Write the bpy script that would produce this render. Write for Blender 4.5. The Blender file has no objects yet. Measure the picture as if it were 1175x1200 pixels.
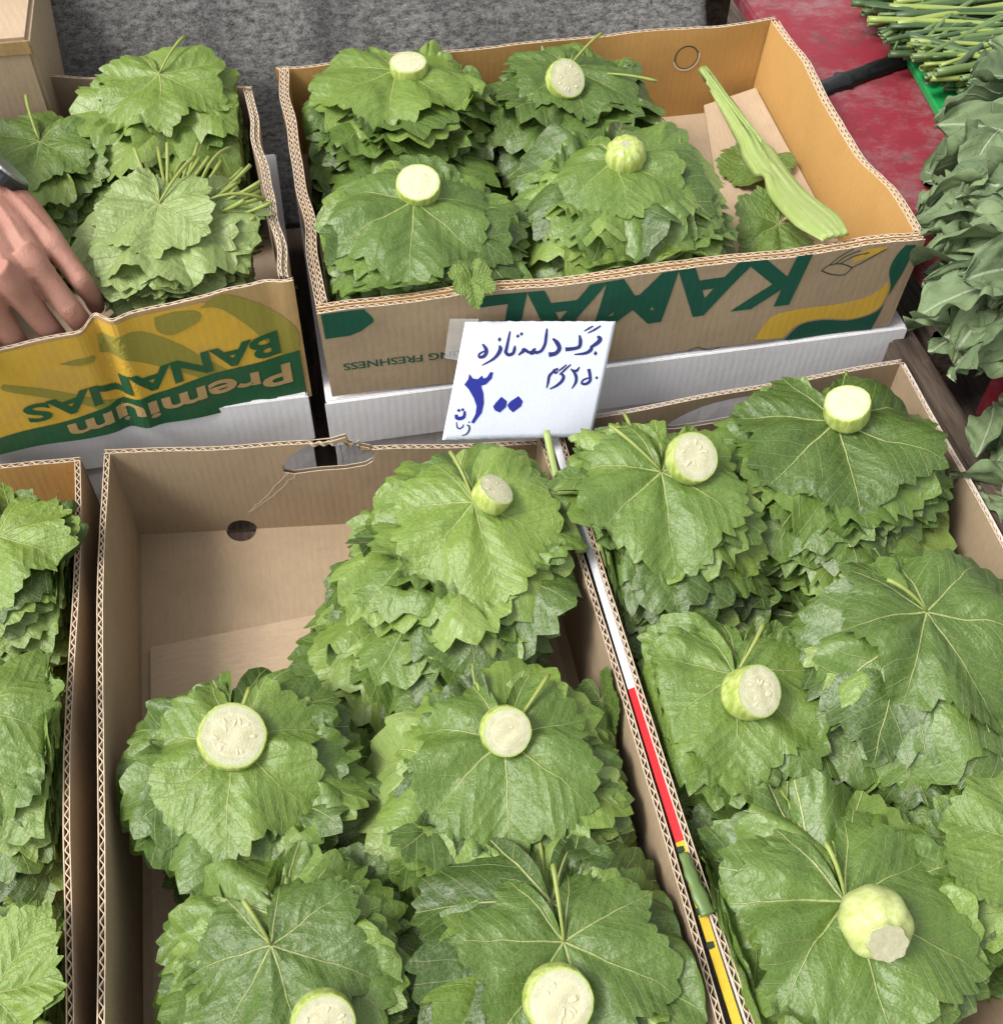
import bpy, bmesh, math, random
import numpy as np
from mathutils import Vector, Matrix
from mathutils.bvhtree import BVHTree
from mathutils.geometry import tessellate_polygon

random.seed(7)
RNG = np.random.default_rng(7)
scene = bpy.context.scene
COL = scene.collection
PI = math.pi

# ------------------------------------------------------------------ camera
FPX, PITCH, YAW, ROLL = 1326.3, 0.8945, 0.2178, -0.0250
CAM = np.array([-0.0021, -0.7460, 0.6415])
PW, PH = 1175.0, 1200.0


def cam_axes():
    ca, sa, cb, sb = math.cos(PITCH), math.sin(PITCH), math.cos(YAW), math.sin(YAW)
    f = np.array([sb * ca, cb * ca, -sa]); r = np.array([cb, -sb, 0.0]); d = np.cross(f, r)
    cc, sc = math.cos(ROLL), math.sin(ROLL)
    return np.array([cc * r + sc * d, -sc * r + cc * d, f])


AX = cam_axes()


def ray(u, v):
    return AX.T @ np.array([(u - PW / 2) / FPX, (v - PH / 2) / FPX, 1.0])


def U(u, v, z=None, y=None):
    """photo pixel -> point of the plane z=const or y=const it shows"""
    d = ray(u, v)
    t = (z - CAM[2]) / d[2] if z is not None else (y - CAM[1]) / d[1]
    return CAM + t * d


cd = bpy.data.cameras.new('camera'); cam = bpy.data.objects.new('camera', cd); COL.objects.link(cam)
cd.sensor_fit = 'HORIZONTAL'; cd.sensor_width = 36.0; cd.lens = 36.0 * FPX / PW
cd.clip_start = 0.02; cd.clip_end = 500
m = Matrix.Identity(4)
for i in range(3):
    m[i][0] = AX[0][i]; m[i][1] = -AX[1][i]; m[i][2] = -AX[2][i]; m[i][3] = CAM[i]
cam.matrix_world = m
scene.camera = cam

# ------------------------------------------------------------------ light: soft overcast, brighter from the left
SUN_EL, SUN_AZ = math.radians(52), math.radians(-100)      # azimuth from +Y towards +X
world = bpy.data.worlds.new('World'); scene.world = world; world.use_nodes = True
wn, wl = world.node_tree.nodes, world.node_tree.links
wn.clear()
sky = wn.new('ShaderNodeTexSky'); sky.sky_type = 'NISHITA'; sky.sun_disc = False
sky.sun_elevation = SUN_EL; sky.sun_rotation = SUN_AZ; sky.air_density = 1.0; sky.dust_density = 3.0
hs = wn.new('ShaderNodeHueSaturation'); hs.inputs['Saturation'].default_value = 0.10
bg = wn.new('ShaderNodeBackground'); bg.inputs['Strength'].default_value = 0.125
wo = wn.new('ShaderNodeOutputWorld')
wl.new(sky.outputs[0], hs.inputs['Color']); wl.new(hs.outputs[0], bg.inputs['Color']); wl.new(bg.outputs[0], wo.inputs['Surface'])
sl = bpy.data.lights.new('sun', 'SUN'); sl.energy = 1.5; sl.angle = math.radians(20); sl.color = (1.0, 0.965, 0.91)
so = bpy.data.objects.new('sun', sl); COL.objects.link(so)
sdir = Vector((math.sin(SUN_AZ) * math.cos(SUN_EL), math.cos(SUN_AZ) * math.cos(SUN_EL), math.sin(SUN_EL)))
so.rotation_euler = sdir.to_track_quat('Z', 'Y').to_euler(); so.location = (-1, 1, 3)
vs = scene.view_settings
vs.view_transform = 'Standard'; vs.look = 'None'; vs.gamma = 1.0; vs.exposure = 1.0
vs.use_curve_mapping = False
scene.cycles.use_denoising = True
scene.cycles.max_bounces = 8; scene.cycles.diffuse_bounces = 4; scene.cycles.glossy_bounces = 3
scene.cycles.transmission_bounces = 6; scene.cycles.transparent_max_bounces = 8


# ------------------------------------------------------------------ node helpers
class NT:
    def __init__(s, name):
        s.m = bpy.data.materials.new(name); s.m.use_nodes = True
        s.n = s.m.node_tree.nodes; s.l = s.m.node_tree.links; s.n.clear()
        s.out = s.n.new('ShaderNodeOutputMaterial')

    def put(s, sock, v):
        if isinstance(v, bpy.types.NodeSocket): s.l.new(v, sock)
        elif isinstance(v, (tuple, list)) and len(v) == 3 and sock.type == 'RGBA': sock.default_value = (*v, 1)
        else: sock.default_value = v

    def node(s, typ, ins=None, **kw):
        n = s.n.new(typ)
        for k, v in kw.items(): setattr(n, k, v)
        for k, v in (ins or {}).items(): s.put(n.inputs[k], v)
        return n

    def math(s, op, a, b=0.0, c=0.0, clamp=False):
        n = s.node('ShaderNodeMath', {0: a, 1: b, 2: c}, operation=op); n.use_clamp = clamp
        return n.outputs[0]

    def mix(s, f, a, b, mode='MIX'):
        n = s.node('ShaderNodeMix', data_type='RGBA', blend_type=mode)
        s.put(n.inputs[0], f); s.put(n.inputs[6], a); s.put(n.inputs[7], b)
        return n.outputs[2]

    def noise(s, vec, scale, detail=4.0, rough=0.55):
        n = s.node('ShaderNodeTexNoise', {'Scale': scale, 'Detail': detail, 'Roughness': rough})
        if vec is not None: s.l.new(vec, n.inputs['Vector'])
        return n.outputs[0]

    def rng(s, v, a, b, c=0.0, d=1.0):
        return s.node('ShaderNodeMapRange', {0: v, 1: a, 2: b, 3: c, 4: d}, interpolation_type='SMOOTHSTEP').outputs[0]

    def ramp(s, f, stops):
        n = s.node('ShaderNodeValToRGB', {0: f}); e = n.color_ramp.elements
        while len(e) < len(stops): e.new(0.5)
        for x, (p, c) in zip(e, stops): x.position = p; x.color = (*c, 1)
        return n.outputs[0]

    def bump(s, h, dist, strength=1.0, normal=None):
        n = s.node('ShaderNodeBump', {'Height': h, 'Distance': dist, 'Strength': strength})
        if normal is not None: s.l.new(normal, n.inputs['Normal'])
        return n.outputs[0]

    def done(s, color, rough=0.6, spec=0.3, normal=None, transl=0.0, tcol=None, **extra):
        p = s.node('ShaderNodeBsdfPrincipled', {'Base Color': color, 'Roughness': rough, 'Specular IOR Level': spec})
        if normal is not None: s.l.new(normal, p.inputs['Normal'])
        for k, v in extra.items(): s.put(p.inputs[k.replace('_', ' ')], v)
        o = p.outputs[0]
        if transl:
            t = s.node('ShaderNodeBsdfTranslucent', {'Color': tcol if tcol is not None else color})
            mx = s.node('ShaderNodeMixShader', {0: transl, 1: o, 2: t.outputs[0]}); o = mx.outputs[0]
        s.l.new(o, s.out.inputs['Surface'])
        return s.m


def mat_leaf():
    t = NT('vine_leaf')
    uv = t.node('ShaderNodeUVMap', uv_map='flat').outputs[0]
    oi = t.node('ShaderNodeObjectInfo').outputs['Random']
    tone = t.node('ShaderNodeAttribute', attribute_type='OBJECT', attribute_name='tone').outputs['Fac']
    off = t.node('ShaderNodeCombineXYZ', {2: t.math('MULTIPLY', oi, 40.0)}).outputs[0]
    uvo = t.node('ShaderNodeVectorMath', {0: uv, 1: off}, operation='ADD').outputs[0]
    nz = t.node('ShaderNodeTexNoise', {'Scale': 2.2, 'Detail': 2.0}); t.l.new(uvo, nz.inputs['Vector'])
    w = t.node('ShaderNodeVectorMath', {0: nz.outputs['Color'], 1: (0.5, 0.5, 0.5)}, operation='SUBTRACT').outputs[0]
    w = t.node('ShaderNodeVectorMath', {0: w, 3: 0.10}, operation='SCALE').outputs[0]
    dmp = t.node('ShaderNodeVectorMath', {0: uv}, operation='LENGTH').outputs['Value']
    w = t.node('ShaderNodeVectorMath', {0: w, 3: t.rng(dmp, 0.0, 0.5)}, operation='SCALE').outputs[0]
    v = t.node('ShaderNodeVectorMath', {0: uv, 1: w}, operation='ADD').outputs[0]
    sp = t.node('ShaderNodeSeparateXYZ', {0: v})
    r = t.node('ShaderNodeVectorMath', {0: v}, operation='LENGTH').outputs['Value']
    th = t.math('ARCTAN2', sp.outputs[1], sp.outputs[0])
    de = t.math('WRAP', th, 0.4538, -0.4538)
    a = t.math('MULTIPLY', r, t.math('COSINE', de))
    bs = t.math('MULTIPLY', r, t.math('SINE', de)); b = t.math('ABSOLUTE', bs)
    wid = t.math('MULTIPLY_ADD', r, -0.0095, 0.0125)
    main = t.rng(t.math('DIVIDE', b, wid), 1.0, 0.35)
    sgn = t.math('MULTIPLY', t.math('SIGN', bs), 0.25)
    curve = t.math('MULTIPLY', t.math('POWER', b, 0.9), 0.95)
    g = t.math('FRACT', t.math('ADD', t.math('MULTIPLY', t.math('SUBTRACT', a, curve), 6.2), t.math('ADD', sgn, t.math('MULTIPLY', oi, 7.0))))
    sec = t.rng(t.math('ABSOLUTE', t.math('SUBTRACT', g, 0.5)), 0.036, 0.010)
    sec = t.math('MULTIPLY', sec, t.rng(r, 0.10, 0.2))
    vo = t.node('ShaderNodeTexVoronoi', {'Scale': 26.0}, feature='DISTANCE_TO_EDGE'); t.l.new(uvo, vo.inputs['Vector'])
    ter = t.rng(vo.outputs['Distance'], 0.09, 0.02)
    big = t.noise(uvo, 2.6, 3.0)
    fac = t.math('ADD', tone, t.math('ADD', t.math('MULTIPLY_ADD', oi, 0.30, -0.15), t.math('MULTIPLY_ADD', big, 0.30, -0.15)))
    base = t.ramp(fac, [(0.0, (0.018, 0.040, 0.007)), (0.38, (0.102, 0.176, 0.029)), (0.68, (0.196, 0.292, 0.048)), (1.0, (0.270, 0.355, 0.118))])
    base = t.mix(t.math('MULTIPLY', t.noise(uvo, 55.0, 2.0), 0.28), base, (0.05, 0.10, 0.015))
    base = t.mix(t.rng(t.noise(uvo, 3.6, 5.0, 0.6), 0.60, 0.78, 0.0, 0.35), base, (0.20, 0.27, 0.11))
    base = t.mix(t.rng(t.noise(uvo, 5.0, 6.0, 0.7), 0.73, 0.80, 0.0, 0.55), base, (0.09, 0.075, 0.03))
    vc = t.mix(0.55, base, (0.46, 0.50, 0.22))
    c = t.mix(t.math('MULTIPLY', ter, 0.16), base, vc)
    c = t.mix(t.math('MULTIPLY', sec, 0.80), c, vc)
    c = t.mix(t.math('MULTIPLY', main, 0.85), c, (0.42, 0.47, 0.17))
    pil = t.math('ADD', t.math('MULTIPLY', t.rng(vo.outputs['Distance'], 0.0, 0.35), 0.10), t.math('MULTIPLY', t.math('SINE', t.math('MULTIPLY', g, PI)), t.math('MULTIPLY_ADD', t.noise(uvo, 3.0, 2.0), -1.5, 0.25)))
    h = t.math('ADD', t.math('ADD', t.math('MULTIPLY', main, 1.0), t.math('MULTIPLY', sec, 0.7)), t.math('ADD', t.math('ADD', t.math('MULTIPLY', t.noise(uvo, 11.0, 5.0, 0.6), 1.8), t.math('MULTIPLY', t.noise(uvo, 4.5, 3.0, 0.5), 2.6)), pil))
    nrm = t.bump(h, 0.0011, 0.85)
    ro = t.math('MULTIPLY_ADD', t.noise(uvo, 6.0, 3.0), 0.26, 0.26)
    tc = t.mix(1.0, c, (0.9, 1.0, 0.35), 'MULTIPLY')
    return t.done(c, ro, 0.52, nrm, 0.11, tc)


def mat_greens(name, dark, light, pale, rough=0.68):
    t = NT(name)
    uv = t.node('ShaderNodeUVMap', uv_map='flat').outputs[0]
    oi = t.node('ShaderNodeObjectInfo').outputs['Random']
    off = t.node('ShaderNodeCombineXYZ', {2: t.math('MULTIPLY', oi, 40.0)}).outputs[0]
    uvo = t.node('ShaderNodeVectorMath', {0: uv, 1: off}, operation='ADD').outputs[0]
    sp = t.node('ShaderNodeSeparateXYZ', {0: uv})
    b = t.math('ABSOLUTE', sp.outputs[1])
    main = t.rng(b, 0.035, 0.012)
    g = t.math('FRACT', t.math('MULTIPLY', t.math('SUBTRACT', sp.outputs[0], t.math('MULTIPLY', b, 0.8)), 6.0))
    sec = t.rng(t.math('ABSOLUTE', t.math('SUBTRACT', g, 0.5)), 0.05, 0.012)
    base = t.mix(t.math('ADD', t.math('MULTIPLY', oi, 0.7), t.math('MULTIPLY_ADD', t.noise(uvo, 2.0), 0.6, -0.2), clamp=True), dark, light)
    base = t.mix(t.rng(t.noise(uvo, 4.0, 6.0, 0.65), 0.55, 0.8, 0, 0.45), base, pale)
    c = t.mix(t.math('MULTIPLY', sec, 0.3), base, pale)
    c = t.mix(t.math('MULTIPLY', main, 0.8), c, pale)
    h = t.math('ADD', t.math('MULTIPLY', t.math('ADD', main, sec), -0.5), t.math('MULTIPLY', t.noise(uvo, 7.0, 4.0), 1.4))
    return t.done(c, rough, 0.35, t.bump(h, 0.0015, 0.8), 0.12)


def mat_card(name, col, dark=None, streak=True, rough=0.8, wear=0.35, pitch=0.0072, streak_amt=0.045):
    t = NT(name)
    uv = t.node('ShaderNodeUVMap', uv_map='flat').outputs[0]
    oi = t.node('ShaderNodeObjectInfo').outputs['Random']
    off = t.node('ShaderNodeCombineXYZ', {2: t.math('MULTIPLY', oi, 9.0)}).outputs[0]
    uvo = t.node('ShaderNodeVectorMath', {0: uv, 1: off}, operation='ADD').outputs[0]
    dark = dark or tuple(x * 0.62 for x in col)
    st = t.node('ShaderNodeMapping', {'Vector': uvo, 'Scale': (1.0, 0.16, 1.0)}).outputs[0]
    n1 = t.noise(uvo, 14.0, 6.0, 0.62); n2 = t.noise(st, 420.0, 3.0, 0.6); n3 = t.noise(uvo, 900.0, 2.0)
    c = t.mix(t.rng(n1, 0.42, 0.72, 0.0, wear), col, dark)
    c = t.mix(t.math('MULTIPLY', t.math('SUBTRACT', n2, 0.4, clamp=True), 0.9), c, dark)
    c = t.mix(t.rng(n3, 0.5, 0.75, 0.0, 0.22), c, tuple(min(1, x * 1.5) for x in col))
    c = t.mix(t.rng(t.noise(uvo, 34.0, 5.0, 0.7), 0.66, 0.74, 0.0, 0.30), c, tuple(x * 0.45 for x in col))
    h = t.math('MULTIPLY', n1, 1.2)
    if streak:
        sp = t.node('ShaderNodeSeparateXYZ', {0: uv})
        wv = t.math('SINE', t.math('MULTIPLY', sp.outputs[0], 2 * PI / pitch))
        c = t.mix(t.math('MULTIPLY_ADD', wv, streak_amt * 0.5, streak_amt * 0.5), c, dark)
        h = t.math('ADD', h, t.math('MULTIPLY', t.math('MULTIPLY', wv, n2), 0.07))
    h = t.math('ADD', h, t.math('MULTIPLY', n3, 0.12))
    return t.done(c, rough, 0.22, t.bump(h, 0.0012, 0.8))


def mat_plain(name, col, rough=0.5, spec=0.35, nscale=300.0, namt=0.25, bd=0.0004, **extra):
    t = NT(name)
    co = t.node('ShaderNodeTexCoord').outputs['Object']
    n = t.noise(co, nscale, 4.0, 0.6)
    c = t.mix(t.math('MULTIPLY', n, namt * 2), col, tuple(x * 0.55 for x in col))
    return t.done(c, rough, spec, t.bump(n, bd, 0.7), **extra)


def mat_flesh():
    t = NT('zucchini_flesh')
    uv = t.node('ShaderNodeUVMap', uv_map='flat').outputs[0]
    oi = t.node('ShaderNodeObjectInfo').outputs['Random']
    off = t.node('ShaderNodeCombineXYZ', {2: t.math('MULTIPLY', oi, 30.0)}).outputs[0]
    uvo = t.node('ShaderNodeVectorMath', {0: uv, 1: off}, operation='ADD').outputs[0]
    r = t.node('ShaderNodeVectorMath', {0: uv}, operation='LENGTH').outputs['Value']
    n = t.noise(uvo, 3.2, 4.0)
    c = t.mix(t.rng(n, 0.4, 0.7), (0.55, 0.55, 0.385), (0.48, 0.47, 0.30))
    rr = t.math('ADD', r, t.math('MULTIPLY_ADD', n, 0.2, -0.1))
    c = t.mix(t.rng(rr, 0.60, 0.84), t.mix(0.30, c, (0.66, 0.58, 0.33)), c)
    c = t.mix(t.rng(t.math('ABSOLUTE', t.math('SUBTRACT', rr, 0.66)), 0.05, 0.0, 0.0, 0.35), c, (0.72, 0.72, 0.52))
    c = t.mix(t.rng(r, 0.86, 1.0), c, (0.42, 0.50, 0.14))
    nb = t.math('ADD', t.noise(uvo, 16.0, 4.0), t.math('MULTIPLY', t.noise(uvo, 40.0, 2.0), 0.12))
    return t.done(c, t.math('MULTIPLY_ADD', n, 0.3, 0.18), 0.5, t.bump(nb, 0.0007, 0.8), Subsurface_Weight=0.25, Subsurface_Radius=(0.006, 0.005, 0.002), Subsurface_Scale=1.0)


def mat_rind(name='zucchini_rind', a=(0.27, 0.35, 0.055), b=(0.47, 0.53, 0.18)):
    t = NT(name)
    co = t.node('ShaderNodeTexCoord').outputs['Object']
    st = t.node('ShaderNodeMapping', {'Vector': co, 'Scale': (1.0, 1.0, 0.18)}).outputs[0]
    n = t.noise(st, 230.0, 4.0, 0.65)
    c = t.mix(t.rng(n, 0.35, 0.65), a, b)
    c = t.mix(t.rng(t.noise(co, 90.0, 3.0), 0.62, 0.75, 0.0, 0.5), c, (0.50, 0.52, 0.20))
    return t.done(c, 0.34, 0.5, t.bump(n, 0.0005, 0.6))


def mat_skin():
    t = NT('skin')
    co = t.node('ShaderNodeTexCoord').outputs['Object']
    n = t.noise(co, 26.0, 4.0); f = t.noise(co, 160.0, 4.0, 0.7)
    v = t.node('ShaderNodeTexVoronoi', {'Scale': 620.0}, feature='DISTANCE_TO_EDGE'); t.l.new(co, v.inputs['Vector'])
    st = t.node('ShaderNodeMapping', {'Vector': co, 'Rotation': (0, 0, 0.95), 'Scale': (1.0, 0.35, 1.0)}).outputs[0]
    wr = t.noise(st, 240.0, 5.0, 0.7)
    c = t.mix(t.rng(n, 0.35, 0.7), (0.47, 0.240, 0.175), (0.37, 0.168, 0.120))
    c = t.mix(t.math('MULTIPLY', f, 0.45), c, (0.33, 0.165, 0.125))
    h = t.math('ADD', t.math('MULTIPLY', t.rng(v.outputs['Distance'], 0.0, 0.25), 0.5), t.math('ADD', f, t.math('MULTIPLY', wr, 1.4)))
    return t.done(c, 0.50, 0.40, t.bump(h, 0.0007, 0.6), Subsurface_Weight=0.18, Subsurface_Radius=(0.006, 0.002, 0.001), Subsurface_Scale=1.0)


def mat_blanket():
    t = NT('grey_felt')
    co = t.node('ShaderNodeTexCoord').outputs['Object']
    n1 = t.noise(t.node('ShaderNodeMapping', {'Vector': co, 'Scale': (0.55, 1.0, 1.0)}).outputs[0], 170.0, 6.0, 0.8); n2 = t.noise(co, 5.5, 4.0); n3 = t.noise(co, 620.0, 3.0, 0.8)
    f = t.math('ADD', t.math('MULTIPLY', n1, 0.6), t.math('MULTIPLY', n3, 0.4))
    c = t.mix(t.rng(f, 0.36, 0.66), (0.055, 0.053, 0.052), (0.42, 0.41, 0.395))
    c = t.mix(t.rng(n2, 0.35, 0.7, 0.0, 0.45), c, (0.05, 0.048, 0.047))
    return t.done(c, 0.95, 0.05, t.bump(f, 0.006, 1.0))


def mat_redpaint():
    t = NT('worn_red_paint')
    co = t.node('ShaderNodeTexCoord').outputs['Object']
    st = t.node('ShaderNodeMapping', {'Vector': co, 'Rotation': (0, 0, 0.5), 'Scale': (0.7, 1.0, 1.0)}).outputs[0]
    n = t.noise(st, 26.0, 12.0, 0.82); n2 = t.noise(co, 9.0, 4.0)
    c = t.mix(t.noise(co, 40.0, 4.0), (0.28, 0.018, 0.034), (0.16, 0.017, 0.025))
    c = t.mix(t.rng(t.math('ADD', n, t.math('MULTIPLY', n2, 0.5)), 0.70, 0.95, 0.0, 0.75), c, (0.24, 0.15, 0.155))
    c = t.mix(t.rng(t.noise(co, 16.0, 10.0, 0.8), 0.52, 0.70, 0.0, 0.85), c, (0.085, 0.055, 0.052))
    return t.done(c, 0.55, 0.35, t.bump(n, 0.0015, 0.6))


def mat_wood():
    t = NT('weathered_wood')
    co = t.node('ShaderNodeTexCoord').outputs['Object']
    st = t.node('ShaderNodeMapping', {'Vector': co, 'Scale': (1.0, 0.08, 1.0)}).outputs[0]
    n = t.noise(st, 120.0, 7.0, 0.7)
    c = t.mix(t.rng(n, 0.35, 0.7), (0.040, 0.028, 0.021), (0.125, 0.092, 0.070))
    c = t.mix(t.rng(t.noise(co, 30.0, 6.0, 0.7), 0.6, 0.75, 0, 0.4), c, (0.17, 0.14, 0.12))
    return t.done(c, 0.75, 0.2, t.bump(n, 0.002, 0.9))


def mat_stalk():
    t = NT('pale_stalk')
    uv = t.node('ShaderNodeUVMap', uv_map='flat').outputs[0]; co = t.node('ShaderNodeTexCoord').outputs['Object']
    st = t.node('ShaderNodeMapping', {'Vector': uv, 'Scale': (1.2, 26.0, 1.0)}).outputs[0]
    n = t.noise(st, 1.6, 4.0, 0.6); n2 = t.noise(co, 70.0, 4.0)
    c = t.mix(t.rng(n, 0.35, 0.65), (0.30, 0.40, 0.10), (0.43, 0.51, 0.19))
    c = t.mix(t.rng(n2, 0.5, 0.75, 0.0, 0.4), c, (0.50, 0.55, 0.28))
    return t.done(c, 0.4, 0.4, t.bump(t.math('ADD', n, t.math('MULTIPLY', n2, 0.5)), 0.0012, 0.8), 0.12)


M = {
    'leaf': mat_leaf(),
    'spinach': mat_greens('spinach_leaf', (0.085, 0.130, 0.062), (0.225, 0.295, 0.140), (0.34, 0.39, 0.25)),
    'petiole': mat_plain('leaf_stem', (0.30, 0.36, 0.085), 0.45, 0.4, 120, 0.35),
    'stalk': mat_stalk(),
    'onion': mat_plain('onion_stalk', (0.135, 0.215, 0.060), 0.40, 0.45, 45, 0.45),
    'onion_dark': mat_plain('onion_stalk_dark', (0.060, 0.110, 0.038), 0.42, 0.45, 45, 0.45),
    'onion_pale': mat_plain('onion_stalk_pale', (0.30, 0.38, 0.09), 0.40, 0.45, 45, 0.40),
    'flesh': mat_flesh(), 'rind': mat_rind(), 'rind_pale': mat_rind('zucchini_pale_rind', (0.40, 0.46, 0.14), (0.52, 0.56, 0.25)),
    'seed': mat_plain('zucchini_seed', (0.66, 0.60, 0.38), 0.35, 0.5, 200, 0.08),
    'stemcut': mat_plain('cut_stem_end', (0.46, 0.45, 0.29), 0.7, 0.2, 260, 0.45, 0.001),
    'kraft': mat_card('kraft_board', (0.375, 0.278, 0.178)),
    'kraft_orange': mat_card('orange_kraft_board', (0.480, 0.275, 0.090), (0.36, 0.195, 0.06), wear=0.3, streak_amt=0.05),
    'kraft_grey': mat_card('dull_kraft_board', (0.330, 0.245, 0.170)),
    'kraft_light': mat_card('light_kraft_board', (0.470, 0.350, 0.235)),
    'core': mat_card('corrugated_core', (0.660, 0.530, 0.390), streak=False, wear=0.3),
    'white_card': mat_card('white_board', (0.74, 0.73, 0.74), (0.63, 0.61, 0.63), wear=0.3, streak_amt=0.10),
    'white_ink': mat_card('white_print', (0.62, 0.63, 0.66), (0.45, 0.45, 0.48), streak=False, rough=0.45, wear=0.15),
    'red_ink': mat_card('red_print', (0.44, 0.010, 0.014), streak=False, rough=0.4, wear=0.12),
    'yellow_ink': mat_card('yellow_print', (0.580, 0.360, 0.040), (0.46, 0.29, 0.09), wear=0.7),
    'bright_yellow_ink': mat_card('bright_yellow_print', (0.50, 0.35, 0.012), streak=False, rough=0.4, wear=0.15),
    'olive_ink': mat_card('olive_print', (0.265, 0.235, 0.042), (0.22, 0.19, 0.05), wear=0.5),
    'green_ink': mat_card('green_print', (0.014, 0.090, 0.036), (0.05, 0.10, 0.045), wear=0.8),
    'teal_ink': mat_card('dark_green_print', (0.012, 0.085, 0.052), (0.014, 0.062, 0.040), wear=0.5),
    'tan_ink': mat_card('tan_print', (0.44, 0.29, 0.13), wear=0.5),
    'dark_ink': mat_card('dark_print', (0.03, 0.05, 0.03), streak=False),
    'paper': mat_card('white_paper', (0.64, 0.67, 0.75), (0.58, 0.61, 0.69), streak=False, rough=0.7, wear=0.25),
    'blue_ink': mat_plain('blue_marker', (0.022, 0.032, 0.30), 0.5, 0.3, 500, 0.3, 0.0),
    'thin_ink': mat_plain('thin_blue_marker', (0.025, 0.032, 0.17), 0.5, 0.3, 500, 0.2, 0.0),
    'skin': mat_skin(), 'blanket': mat_blanket(), 'redpaint': mat_redpaint(), 'wood': mat_wood(),
    'black': mat_plain('black_tape', (0.005, 0.005, 0.006), 0.35, 0.5, 90, 0.5, 0.002),
    'resin': mat_plain('black_resin', (0.022, 0.022, 0.024), 0.42, 0.5, 200, 0.3),
    'bezel': mat_plain('grey_bezel', (0.42, 0.42, 0.41), 0.32, 0.5, 200, 0.4, 0.0004, Metallic=0.6),
    'glass_dark': mat_plain('watch_glass', (0.05, 0.055, 0.06), 0.08, 0.6, 50, 0.1),
    'green_plastic': mat_plain('green_plastic', (0.015, 0.30, 0.075), 0.35, 0.5, 40, 0.25),
    'ground': mat_plain('street_ground', (0.24, 0.23, 0.22), 0.85, 0.2, 20, 0.4, 0.002),
}
tp = NT('clear_tape')
_g = tp.node('ShaderNodeBsdfPrincipled', {'Base Color': (0.9, 0.92, 0.95), 'Roughness': 0.12, 'Alpha': 0.22, 'Specular IOR Level': 0.7})
tp.l.new(_g.outputs[0], tp.out.inputs['Surface']); M['tape'] = tp.m


# ------------------------------------------------------------------ mesh helpers
def mesh_from(name, V, F, mats, uv=None, fm=None, smooth=True):
    me = bpy.data.meshes.new(name)
    V = np.asarray(V, dtype=np.float64)
    if isinstance(F, np.ndarray):
        nf, k = F.shape
        me.vertices.add(len(V)); me.vertices.foreach_set('co', V.ravel())
        me.loops.add(nf * k); me.loops.foreach_set('vertex_index', F.ravel().astype(np.int32))
        me.polygons.add(nf); me.polygons.foreach_set('loop_start', np.arange(0, nf * k, k, dtype=np.int32))
        me.polygons.foreach_set('loop_total', np.full(nf, k, dtype=np.int32))
        me.update(calc_edges=True)
    else:
        me.from_pydata(V.tolist(), [], F)
    for mt in (mats if isinstance(mats, (list, tuple)) else [mats]): me.materials.append(mt)
    if uv is not None:
        ul = me.uv_layers.new(name='flat')
        li = np.zeros(len(me.loops), dtype=np.int32); me.loops.foreach_get('vertex_index', li)
        ul.data.foreach_set('uv', np.asarray(uv, dtype=np.float32)[li].ravel())
    if fm is not None: me.polygons.foreach_set('material_index', np.asarray(fm, dtype=np.int32))
    me.polygons.foreach_set('use_smooth', np.full(len(me.polygons), smooth))
    me.update()
    return me


def link(name, me, parent=None, loc=None):
    o = bpy.data.objects.new(name, me); COL.objects.link(o)
    if parent is not None: o.parent = parent
    if loc is not None: o.location = tuple(loc)
    return o


def thing(name, label, cat, loc=(0, 0, 0), group=None, data=None):
    o = bpy.data.objects.new(name, data); COL.objects.link(o)
    o.location = tuple(float(x) for x in loc); o['label'] = label; o['category'] = cat
    if group: o['group'] = group
    return o


def struct(o):
    o['kind'] = 'structure'; return o


def grid_faces(nu, nv, off=0):
    i, j = np.meshgrid(np.arange(nu - 1), np.arange(nv - 1), indexing='ij')
    a = (i * nv + j).ravel() + off
    return np.stack([a, a + nv, a + nv + 1, a + 1], 1)


def tube(P, R, seg=8, caps=True, flat=1.0, up=None):
    """swept tube through points P with radii R; returns V, F list"""
    P = np.asarray(P, float); n = len(P); R = np.broadcast_to(np.asarray(R, float), (n,))
    T = np.gradient(P, axis=0); T /= np.linalg.norm(T, axis=1)[:, None] + 1e-12
    up = np.array([0, 0, 1.0]) if up is None else np.asarray(up, float)
    V = []
    for k in range(n):
        s = np.cross(T[k], up)
        if np.linalg.norm(s) < 1e-4: s = np.cross(T[k], [1.0, 0.01, 0])
        s /= np.linalg.norm(s); w = np.cross(s, T[k])
        for q in range(seg):
            an = 2 * PI * q / seg
            V.append(P[k] + R[k] * (math.cos(an) * s + flat * math.sin(an) * w))
    F = []
    for k in range(n - 1):
        for q in range(seg):
            a = k * seg + q; b = k * seg + (q + 1) % seg
            F.append((a, b, b + seg, a + seg))
    if caps:
        F.append(tuple(range(seg - 1, -1, -1))); F.append(tuple((n - 1) * seg + q for q in range(seg)))
    return V, F


def bez(p0, p1, p2, n):
    t = np.linspace(0, 1, n)[:, None]
    return (1 - t) ** 2 * np.asarray(p0, float) + 2 * t * (1 - t) * np.asarray(p1, float) + t ** 2 * np.asarray(p2, float)


def box_mesh(name, lo, hi, mat, bev=0.002):
    bm = bmesh.new(); bmesh.ops.create_cube(bm, size=1.0)
    for v in bm.verts:
        v.co = Vector([(lo[i] + hi[i]) / 2 + v.co[i] * (hi[i] - lo[i]) for i in range(3)])
    bmesh.ops.bevel(bm, geom=bm.edges[:] , offset=bev, segments=2, affect='EDGES')
    me = bpy.data.meshes.new(name); bm.to_mesh(me); bm.free(); me.materials.append(mat)
    ul = me.uv_layers.new(name='flat')
    for l in me.loops:
        c = me.vertices[l.vertex_index].co; ul.data[l.index].uv = (c.x + 0.3 * c.y, c.z + 0.7 * c.y)
    return me


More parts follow.
